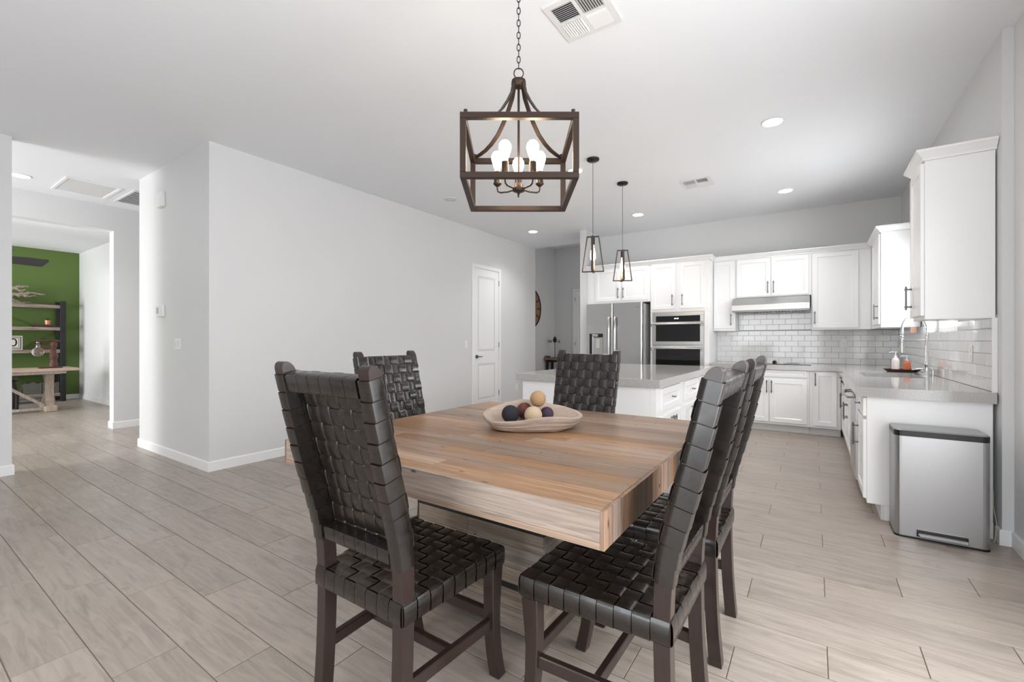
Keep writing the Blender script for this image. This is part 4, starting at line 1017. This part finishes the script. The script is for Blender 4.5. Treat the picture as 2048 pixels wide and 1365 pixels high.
    for j in range(NZ):
        zc = ZB0+(j+.5)*cz; c, tg, n = frame_at(zc); W_ = hwz(zc); dp = frnt(zc)-rear(zc)
        P_ = []
        for x_, q_ in ((-W_+pw_+.003, -.005), (-W_+pw_+.003, -dp*.6), (-W_+pw_+.002, -dp-.001), (-W_+pw_-.006, -dp-.004), (-W_+.006, -dp-.004), (-W_-.0025, -dp-.001), (-W_-.004, -dp*.6), (-W_-.004, -dp*.3), (-W_-.003, -.001), (-W_+.004, .0035)):
            P_.append(tuple(c+Vector((x_, 0, 0))+n*q_))
        for i in range(NX):
            sg = -1 if (i+j) % 2 == 0 else 1
            for f_ in (0, .08, .18, .5, .82, .92):
                if i == 0 and f_ == 0: continue
                P_.append(tuple(c+Vector((-W_+2*W_*(i+f_)/NX, 0, 0))+n*(.004+A*sg*wavef(f_))))
        for x_, q_ in ((-W_+pw_+.003, -.005), (-W_+pw_+.003, -dp*.6), (-W_+pw_+.002, -dp-.001), (-W_+pw_-.006, -dp-.004), (-W_+.006, -dp-.004), (-W_-.0025, -dp-.001), (-W_-.004, -dp*.6), (-W_-.004, -dp*.3), (-W_-.003, -.001), (-W_+.004, .0035))[::-1]:
            P_.append(tuple(c+Vector((-x_, 0, 0))+n*q_))
        lx = random.uniform(.95, .985)
        MB().ribbon(P_, tuple(-tg), cz*lx, .0024).build('strap', M['leather'], back)
    for i in range(NX):
        P_, wd = [], []
        def add(z, q_, dz=0):
            c, tg, n = frame_at(z); P_.append(tuple(c+Vector(((-1+2*(i+.5)/NX)*hwz(z), 0, 0))+n*q_+tg*dz)); wd.append(2*hwz(z)/NX*.965)
        mid = 0 < i < NX-1
        if mid:
            for z, q_ in ((ZB0+.046, -.012), (ZB0+.050, -.040), (ZB0+.046, -.0455), (ZB0+.008, -.0455), (ZB0+.002, -.040), (ZB0+.002, -.006), (ZB0+.004, .002)): add(z, q_)
        else: add(ZB0+.003, .0035)
        for j in range(NZ):
            sg = 1 if (i+j) % 2 == 0 else -1
            for f_ in (0, .08, .18, .5, .82, .92):
                if j == 0 and f_ == 0: continue
                add(ZB0+(j+f_)*cz, .004+A*sg*wavef(f_))
        if mid:
            for z, q_ in ((ZB1-.002, .003), (ZB1+.001, -.004), (ZB1+.001, -.038), (ZB1-.004, -.0455), (ZB1-.05, -.0455), (ZB1-.056, -.040), (ZB1-.056, -.012)): add(z, q_)
        else: add(ZB1-.003, .0035)
        MB().ribbon(P_, (1, 0, 0), wd, .0024).build('strap', M['leather'], back)
    return t_
chA = make_chair('woven leather dining chair seen from behind at the near side of the table')
def put(ch, x, y, deg): ch.location = (x, y, 0); ch.rotation_euler = (0, 0, math.radians(deg))
for x, y, deg, lb in ((-.308, 1.415, 89.2, 'nearest woven leather dining chair on the right side, seen in profile with its full seat'),
                      (-.300, 2.012, 90, 'woven leather dining chair on the right side, behind the nearest profile chair'),
                      (-2.08, 1.85, -90, 'woven leather dining chair at the left side of the table, grey sheen on its back'),
                      (-1.305, 2.775, 180, 'woven leather dining chair at the far side of the table, in front of the island')):
    c = copy_tree(chA); c['label'] = lb; put(c, x, y, deg)
put(chA, -1.165, .866, 0)

# ================================================================== DOUGH BOWL AND BALLS
BR = math.radians(34.06)
bw = thing('dough_bowl', 'rough bleached wooden dough bowl in the middle of the dining table', 'bowl', (-1.225, 1.985, .7635), None, BR, True)
rb_ = random.Random(11)
n = 60
jit = [rb_.uniform(-1, 1) for _ in range(n)]
jit = [(jit[k-1]+2*jit[k]+jit[(k+1) % n])/4 for k in range(n)]
def brim(k):
    a = 2*PI*k/n; ca, sa = math.cos(a), math.sin(a)
    r_ = 1/((abs(ca)**3.0+abs(sa)**3.0)**(1/3.0)); wob = 1+.045*math.sin(3*a+.6)+.025*math.sin(5*a+1.2)+.018*jit[k]
    ex = .262 if ca > 0 else .262-.03*abs(sa)
    return ex*r_*ca*wob, .152*r_*sa*wob, a
def rimz(a):
    back = max(0, math.sin(a-.25)); front_ = max(0, -math.sin(a))
    return .064+(.048+.028*(1+math.tanh(2.5*(math.cos(a)+.1)))/2)*back**1.2+.012*front_*(1+.6*math.cos(a*2+1))-.012*max(0, math.cos(a-PI*1.08))**3+.007*math.sin(4*a+.5)
def ring(sc_, zf):
    return [(brim(k)[0]*sc_, brim(k)[1]*sc_, zf(brim(k)[2], k)) for k in range(n)]
R_ = [ring(.62, lambda a, k: .0), ring(.76, lambda a, k: .003+.002*jit[k]), ring(.85, lambda a, k: rimz(a)*.22+.002*jit[k-5]), ring(.862, lambda a, k: rimz(a)*.30), ring(.915, lambda a, k: rimz(a)*.47+.003*jit[k]), ring(.922, lambda a, k: rimz(a)*.57), ring(.965, lambda a, k: rimz(a)*.74+.003*jit[k-9]),
      ring(.985, lambda a, k: rimz(a)*.93), ring(.975, lambda a, k: rimz(a)+.003*jit[k]), ring(.905, lambda a, k: rimz(a)+.003*jit[k-3]), ring(.87, lambda a, k: rimz(a)-.008), ring(.74, lambda a, k: rimz(a)*.42+.014), ring(.56, lambda a, k: .027), ring(.25, lambda a, k: .018)]
MB().loft(R_, False).build('shell', M['bowl'], bw)
def ball(x, y, z, r, mat, lb):
    m = MB(); prof = [(r*math.sin(PI*k/18), -r*math.cos(PI*k/18)) for k in range(19)]
    m.lathe(prof, (0, 0, 0), 28); o = m.build('twine_ball', M[mat]); o.location = (x, y, z); o.rotation_euler = (random.uniform(-.8, .8), random.uniform(-.8, .8), 0)
    tag(o, lb, 'decorative ball', 'twine balls in the dough bowl')
ux, uy = Vector((math.cos(BR), math.sin(BR))), Vector((-math.sin(BR), math.cos(BR)))
def bl(a, b_, z, r, mat, lb):
    p = Vector((-1.225, 1.985))+ux*a+uy*b_; ball(p.x, p.y, z, r, mat, lb)
bl(-.105, -.010, .7635+.076, .046, 'navy', 'dark navy twine ball at the left of the bowl')
bl(.012, -.035, .7635+.074, .046, 'cream', 'cream twine ball at the front of the bowl')
bl(-.03, .062, .7635+.082, .043, 'maroon', 'maroon twine ball at the back of the bowl, mostly hidden')
bl(.088, .040, .7635+.070, .036, 'purple', 'small purple twine ball at the right of the bowl')
bl(.040, .030, .7635+.150, .042, 'tan', 'tan twine ball resting on top of the others')

# ================================================================== TRASH CAN
tcn = thing('trash_can', 'rectangular brushed steel pedal trash can with black rim by the cabinet end', 'trash can', (.63, 3.79, 0))
def rr(x0, x1, y0, y1, r, seg=5, rb=.02):
    P_ = []
    for cx_, cy_, a0, q_ in ((x0, y0, PI, r), (x1, y0, 1.5*PI, r), (x1, y1, 0, rb), (x0, y1, .5*PI, rb)):
        ccx = cx_+(q_ if cx_ == x0 else -q_); ccy = cy_+(q_ if cy_ == y0 else -q_)
        for k in range(seg+1): a = a0+PI/2*k/seg; P_.append((ccx+q_*math.cos(a), ccy+q_*math.sin(a)))
    return P_
X0c, X1c, Y0c, Y1c = .418, .845, 3.665, 3.915
m = MB(); m.prism(rr(X0c, X1c, Y0c, Y1c, .035), .012, .628); m.build('body', M['can'], tcn)
m = MB(); m.prism(rr(X0c-.002, X1c+.002, Y0c-.002, Y1c, .036), 0, .0115); m.build('base', M['black'], tcn)
m = MB(); m.prism(rr(X0c-.001, X1c+.001, Y0c-.001, Y1c, .036), .6285, .662); m.build('rim', M['black'], tcn)
m = MB(); m.prism(rr(X0c, X1c, Y0c, Y1c, .036), .6625, .670, rr(X0c+.006, X1c-.006, Y0c+.006, Y1c-.004, .034)); m.build('lid', M['can'], tcn)
m = MB(); m.box(.522, .750, Y0c-.0012, Y0c-.0002, .018, .060, .0005); m.build('pedal_slot', M['black'], tcn)
m = MB(); m.box(.527, .745, Y0c-.045, Y0c-.0015, .030, .047, .005); m.build('pedal', M['steelh'], tcn)
tag(MB().tube([(.905, 3.90, .30), (.90, 3.88, .22), (.908, 3.87, .15), (.912, 3.86, .10), (.905, 3.868, .03), (.90, 3.86, .004)], .0018, 6).build('power_cord', M['wire']), 'thin yellow cord hanging behind the trash can', 'cord')

# ================================================================== FOYER
ckk = thing('wall_clock', 'large round wooden wall clock with dark rim, half hidden by the wall corner', 'clock', (-5.45, 8.84, 1.98))
CY, CZ, CRr = 8.80, 1.98, .46
MB().lathe([(0, .001), (CRr-.02, .001), (CRr-.02, .018), (0, .018)], (-5.45, CY, CZ), 40, smooth=False, axis='x').build('face', M['live'], ckk)
MB().tube([(-5.43, CY+CRr*math.cos(a*PI/24), CZ+CRr*math.sin(a*PI/24)) for a in range(48)], .014, 6, close=True).build('rim', M['blackpost'], ckk)
for k in range(12):
    a = k*PI/6; c_, s2 = math.cos(a), math.sin(a)
    MB().bar((-5.428, CY+.30*c_, CZ+.30*s2), (-5.428, CY+.41*c_, CZ+.41*s2), .004, .035, (1, 0, 0)).build('numeral', M['blackpost'], ckk)
MB().bar((-5.424, CY, CZ), (-5.424, CY+.1, CZ+.22), .004, .02, (1, 0, 0)).build('hand', M['blackpost'], ckk)
MB().bar((-5.424, CY, CZ), (-5.424, CY-.25, CZ+.12), .004, .014, (1, 0, 0)).build('hand', M['blackpost'], ckk)
ctb = thing('console_table', 'live-edge wooden console table with dark legs in the foyer', 'table', (-5.2, 9.6, 0))
m = MB(); top = [(-5.44+.0, 9.42), (-5.2, 9.40), (-4.95, 9.43), (-4.72, 9.41), (-4.55, 9.43), (-4.55, 9.82), (-5.44, 9.82)]
m.prism(top, .755, .81); m.build('top', M['live'], ctb)
for x_ in (-5.40, -5.05, -4.6):
    for y_ in (9.50, 9.75): MB().bar((x_, y_, 0), (x_+.02, y_, .754), .05, .05).build('leg', M['darkiron'], ctb)
MB().box(-5.4, -4.6, 9.6, 9.64, .70, .7545).build('rail', M['darkiron'], ctb)
wv = thing('weathervane', 'dark metal weathervane ornament with compass letters on the console table', 'ornament', (-5.23, 9.6, .81))
MB().tube([(-5.23, 9.6, .818), (-5.23, 9.6, 1.27)], .007, 6).build('rod', M['blackpost'], wv)
MB().lathe([(0, 0), (.06, 0), (.06, .008), (0, .01)], (-5.23, 9.6, .8105), 14).build('base', M['blackpost'], wv)
MB().bar((-5.36, 9.6, 1.20), (-5.10, 9.6, 1.20), .008, .008, (0, 1, 0)).build('arm', M['blackpost'], wv)
MB().lathe([(0, 0), (.02, .01), (.045, .05), (.05, .08), (.03, .12), (.012, .15), (0, .17)], (-5.23, 9.6, 1.17), 10).build('figure', M['blackpost'], wv)
text(wv, 'W', (-5.36, 9.59, 1.20), .10, M['blackpost'], (PI/2, 0, 0), .004, 'letter')
text(wv, 'E', (-5.10, 9.59, 1.20), .10, M['blackpost'], (PI/2, 0, 0), .004, 'letter')
def twig(c, n, L, r, seed, flat=.35):
    rnd = random.Random(seed); m = MB()
    for k in range(n):
        p = Vector(c)+Vector((rnd.uniform(-L, L)*.3, rnd.uniform(-L, L)*.15, 0)); d_ = Vector((rnd.uniform(-1, 1), rnd.uniform(-.5, .5), rnd.uniform(0, flat))).normalized(); P_ = []
        for i in range(6): P_.append(tuple(p)); p = p+d_*(L/5); d_ = (d_+Vector((rnd.uniform(-.5, .5), rnd.uniform(-.4, .4), rnd.uniform(-.3, .3)*flat))).normalized()
        P_ = [(a, b_, max(c[2], z_)) for a, b_, z_ in P_]
        m.tube(P_, [r*(1-.14*i) for i in range(6)], 6)
    return m
tag(twig((-4.93, 9.58, .832), 5, .17, .020, 3, .1).build('driftwood', M['rust']), 'brown driftwood on the console table, right of the weathervane', 'driftwood')
tag(twig((-5.37, 9.56, .832), 4, .10, .020, 4, .1).build('driftwood', M['rust']), 'brown driftwood on the console table, left of the weathervane', 'driftwood')

# ================================================================== GREEN ROOM
sh = thing('shelving_unit', 'tall black-framed shelving unit with worn wooden shelves on the green wall', 'shelf', (-12.8, 1.5, 0))
for y_ in (.55, 2.40):
    for x_ in (-12.95, -12.58): MB().box(x_-.025, x_+.025, y_-.04, y_+.04, 0, 2.02, .003).build('post', M['blackpost'], sh)
    for z in (.15, 1.95): MB().box(-12.925, -12.605, y_-.03, y_+.03, z-.03, z+.03).build('end_rail', M['blackpost'], sh)
for z in (1.90, 1.455, 1.01, .58, .14):
    MB().box(-12.97, -12.56, .60, 2.355, z-.03, z+.035, .004).build('shelf_board', M['shelfw'], sh)
MB().tube([(-12.97, .6, .2), (-12.97, 2.35, 1.4)], .008, 6).build('brace', M['green'], sh); MB().tube([(-12.97, 2.35, 1.4), (-12.97, 1.2, 1.9)], .008, 6).build('brace', M['green'], sh)
# on the shelves
m = MB(); rnd = random.Random(5)
def branch(pts, r0):
    P_ = []; rs = []; nseg = 14; L_ = len(pts)-1
    for k in range(nseg+1):
        t_ = k/nseg*L_; a_ = min(int(t_), L_-1); p_ = Vector(pts[a_]).lerp(Vector(pts[a_+1]), t_-a_)
        P_.append(tuple(p_+Vector((rnd.uniform(-.012, .012), rnd.uniform(-.012, .012), rnd.uniform(-.014, .014))))); rs.append(max(.006, r0*(1-.8*k/nseg)*rnd.uniform(.65, 1.3)))
    P_ = [(a_, b_, max(c_, 1.936+r_)) for (a_, b_, c_), r_ in zip(P_, rs)]
    m.tube(P_, rs, 7, False)
branch([(-12.74, 1.40, 2.02), (-12.72, 1.70, 2.10), (-12.70, 1.86, 2.12), (-12.70, 1.98, 2.17), (-12.68, 2.17, 2.13)], .055)
branch([(-12.72, 1.84, 2.12), (-12.66, 1.92, 2.09), (-12.66, 2.03, 2.11)], .03)
branch([(-12.76, 1.50, 2.05), (-12.72, 1.72, 2.21), (-12.70, 1.83, 2.27), (-12.70, 1.93, 2.27)], .05)
branch([(-12.72, 1.76, 2.23), (-12.66, 1.82, 2.19), (-12.64, 1.90, 2.20)], .03)
branch([(-12.78, 1.50, 2.10), (-12.76, 1.70, 2.04), (-12.74, 1.84, 1.96), (-12.72, 1.98, 1.97)], .035)
branch([(-12.74, 1.60, 1.98), (-12.70, 1.76, 1.95), (-12.66, 1.88, 1.95)], .03)
tag(m.build('driftwood', M['drift']), 'pale forked driftwood on the top shelf', 'driftwood')
for k, (y0, y1, z0, mm, lb) in enumerate(((2.00, 2.30, 1.4905, 'darkwood', 'flat dark book lying under the copper pot'), (1.97, 2.27, 1.5165, 'rust', 'flat brown book lying on top of the dark book'))):
    o = tag(MB().box(-12.75, -12.60, y0, y1, z0, z0+.025, .002).build('book', M[mm]), lb, 'book', 'books on the second shelf')
pp = thing('potted_succulent', 'small copper pot with a spiky succulent on the second shelf', 'plant', (-12.68, 2.2, 1.542))
MB().lathe([(0, 0), (.045, 0), (.05, .085), (.045, .085), (.04, .07), (0, .07)], (-12.68, 2.2, 1.5425), 16).build('pot', M['copper'], pp)
m = MB()
for k in range(14):
    a = k*2.4; e_ = .03+.03*(k % 3); m.tube([(-12.68, 2.2, 1.62), (-12.68+.5*e_*math.cos(a), 2.2+.5*e_*math.sin(a), 1.66), (-12.68+e_*math.cos(a), 2.2+e_*math.sin(a), 1.70-.01*(k % 3))], [.006, .005, .001], 4)
m.build('leaves', M['leaf'], pp)
pf = thing('framed_numeral', 'cream tile with a black bordered zero standing on the third shelf', 'sign', (-12.70, 1.74, 1.046))
MB().box(-12.72, -12.70, 1.62, 1.86, 1.0455, 1.315, .002).build('panel', M['paperw'], pf)
m = MB(); xq = -12.6995
for ins, t2 in ((.018, .012), (.045, .006)):
    y0, y1, z0, z1 = 1.62+ins, 1.86-ins, 1.0455+ins, 1.315-ins
    m.box(xq, xq+.002, y0, y1, z0, z0+t2); m.box(xq, xq+.002, y0, y1, z1-t2, z1); m.box(xq, xq+.002, y0, y0+t2, z0+t2, z1-t2); m.box(xq, xq+.002, y1-t2, y1, z0+t2, z1-t2)
m.build('border', M['blackpost'], pf)
text(pf, '0', (-12.698, 1.74, 1.18), .22, M['blackpost'], (PI/2, 0, PI/2), .001, 'numeral')
pl = thing('trailing_plant', 'low box planter with trailing green leaves on the third shelf', 'plant', (-12.68, 2.2, 1.046))
MB().box(-12.76, -12.60, 2.03, 2.31, 1.0458, 1.13, .004).build('planter', M['rust'], pl)
m = MB(); rnd = random.Random(9)
for k in range(60):
    c_ = Vector((-12.68+rnd.uniform(-.09, .12), 2.2+rnd.uniform(-.15, .10), 1.15+rnd.uniform(0, .10))); a = rnd.uniform(0, 6.28); u_ = Vector((math.cos(a), math.sin(a), rnd.uniform(-.3, .5))).normalized(); v_ = u_.cross(Vector((0, 0, 1))).normalized()
    m.add([tuple(c_-u_*.03), tuple(c_+v_*.016), tuple(c_+u_*.035), tuple(c_-v_*.016), tuple(c_+Vector((0, 0, .006)))], [(0, 1, 4), (1, 2, 4), (2, 3, 4), (3, 0, 4), (0, 3, 2, 1)])
m.build('leaves', M['leaf'], pl)
def crate(y0, y1, lb):
    c_ = thing('storage_crate', lb, 'crate', (-12.7, (y0+y1)/2, .175), 'grey crates on the bottom shelf')
    m = MB(); N_ = 12; pts = []
    for k in range(N_+1):
        a = k/N_; pts.append((y0+(y1-y0)*a, .395-.03*math.sin(PI*a*2)**2+.02*math.sin(PI*a)))
    rb = [(y0, .176)]+[]; poly = [(y0, .176), (y1, .176)]+pts[::-1]
    m.loft([[(-12.585, y, z) for y, z in poly], [(-12.60, y, z) for y, z in poly]][::-1]); m.build('end_panel', M['crate'], c_); m = MB(); m.loft([[(-12.90, y, z) for y, z in poly], [(-12.915, y, z) for y, z in poly]][::-1])
    m.build('end_panel', M['crate'], c_)
    MB().box(-12.899, -12.601, y0, y0+.012, .176, .37).build('side_panel', M['crate'], c_); MB().box(-12.899, -12.601, y1-.012, y1, .176, .37).build('side_panel', M['crate'], c_)
    MB().box(-12.899, -12.601, y0+.0125, y1-.0125, .176, .19).build('bottom', M['crate'], c_)
crate(1.86, 2.10, 'left grey wavy-topped crate on the bottom shelf'); crate(2.11, 2.345, 'right grey wavy-topped crate on the bottom shelf')
tag(MB().lathe([(0, 0), (.04, 0), (.06, .05), (.045, .11), (.03, .14), (.035, .15), (0, .15)], (-12.66, 1.73, .1755), 14).build('vase', M['yellow']), 'small yellow vase left of the grey crates', 'vase')
# desk
dk = thing('trestle_desk', 'long wooden desk on bleached trestle legs in front of the shelving', 'desk', (-11.05, 1.2, 0))
MB().box(-11.45, -10.72, .2, 2.25, .70, .745, .004).build('top', M['desk'], dk)
MB().box(-11.40, -10.77, .3, 2.10, .655, .6995, .003).build('rail', M['trestle'], dk)
for y_ in (1.93, .5):
    MB().box(-11.30, -10.86, y_-.075, y_+.075, 0, .10, .01).build('foot', M['trestle'], dk)
    for s_ in (-1, 1):
        m = MB(); R_ = []
        for z, wd in ((.1005, .075), (.22, .05), (.38, .032), (.52, .05), (.6545, .08)):
            R_.append([(-11.08-wd+s_*.06, y_-.05, z), (-11.08+wd+s_*.06, y_-.05, z), (-11.08+wd+s_*.06, y_+.05, z), (-11.08-wd+s_*.06, y_+.05, z)])
        m.loft(R_); m.build('leg', M['trestle'], dk) if s_ == 1 else None
        m = MB(); m.bar((-11.08, y_+s_*.07, .1), (-11.08, y_-s_*.05, .6545), .05, .05); m.build('leg', M['trestle'], dk)
MB().bar((-11.0, .62, .62), (-11.0, 1.86, .11), .05, .05, (1, 0, 0)).build('brace', M['trestle'], dk) if False else MB().bar((-10.98, 1.25, .60), (-10.98, 1.86, .10), .04, .045, (1, 0, 0)).build('brace', M['trestle'], dk)
MB().box(-11.04, -11.0, .57, 1.856, .03, .07).build('stretcher', M['trestle'], dk)
# lamp on the desk
lp = thing('desk_lamp', 'rustic pipe desk lamp with a hanging smoked globe bulb', 'lamp', (-11.0, 2.0, .745))
m = MB(); m.box(-11.09, -10.91, 1.80, 2.08, .7455, .765, .004); m.build('base', M['rust'], lp)
m = MB(); m.lathe([(0, 0), (.055, 0), (.06, .05), (.045, .07), (.045, .14), (.058, .16), (.058, .22), (.04, .25), (.03, .33), (.045, .36), (.045, .42), (.02, .45), (0, .45)], (-11.0, 1.98, .766), 14); m.build('column', M['rust'], lp)
MB().tube([(-11.0, 2.06, 1.21), (-11.0, 1.98, 1.225), (-11.0, 1.74, 1.22)], .018, 8).build('arm', M['rust'], lp)
MB().lathe([(0, 0), (.02, 0), (.025, -.02), (.016, -.04), (.03, -.05), (.03, -.10), (0, -.10)][::-1], (-11.0, 1.79, 1.205), 12).build('socket', M['nickel'], lp)
r_ = .078; MB().lathe([(r_*math.sin(PI*k/16), -r_*math.cos(PI*k/16)) for k in range(17)], (-11.0, 1.79, 1.028), 24).build('globe_bulb', M['globe'], lp)
MB().tube([(-11.0, 1.79+.015*math.cos(k*1.2), 1.0+.0025*k) for k in range(28)], .0025, 4).build('filament', M['copper'], lp)
# stool
st = thing('stool', 'dark wooden stool tucked under the desk', 'stool', (-11.65, 1.55, 0))
MB().lathe([(0, 0), (.17, 0), (.19, .03), (.17, .07), (0, .08)], (-11.70, 1.48, .50), 20).build('seat', M['darkwood'], st)
for s_ in (-1, 1):
    for s2 in (-1, 1): MB().tube([(-11.70+.12*s_, 1.48+.10*s2, .50), (-11.70+.13*s_, 1.48+.15*s2, .25), (-11.70+.16*s_, 1.48+.14*s2, 0)], [.035, .03, .022], 8).build('leg', M['darkwood'], st)
# ceiling fan
fn = thing('ceiling_fan', 'dark ceiling fan with pointed wooden blades in the green room', 'ceiling fan', (-10.55, 1.05, 2.55))
MB().lathe([(0, 0), (.10, 0), (.13, .06), (.11, .14), (.05, .18), (.02, .20)], (-10.55, 1.05, 2.44), 20).build('motor', M['blade'], fn)
MB().tube([(-10.55, 1.05, 2.63), (-10.55, 1.05, 3.06)], .014, 8).build('downrod', M['blade'], fn)
MB().lathe([(0, 0), (.05, 0), (.07, .04), (.07, .045), (0, .045)], (-10.55, 1.05, 3.0375), 16).build('canopy', M['blade'], fn)
for k in range(5):
    a = math.radians(88+72*k); c_, s2 = math.cos(a), math.sin(a); m = MB(); R_ = []
    for d_, w0, w1 in ((.12, -.04, .04), (.25, -.08, .08), (.60, -.10, .10), (.70, -.10, .09), (.80, .05, .09)):
        P_ = lambda u, h: (-10.55+c_*d_-s2*u, 1.05+s2*d_+c_*u, 2.50+h+u*.75)
        R_.append([P_(w0, 0), P_(w1, 0), P_(w1, .008), P_(w0, .008)])
    m.loft(R_); m.build('blade', M['blade'], fn)
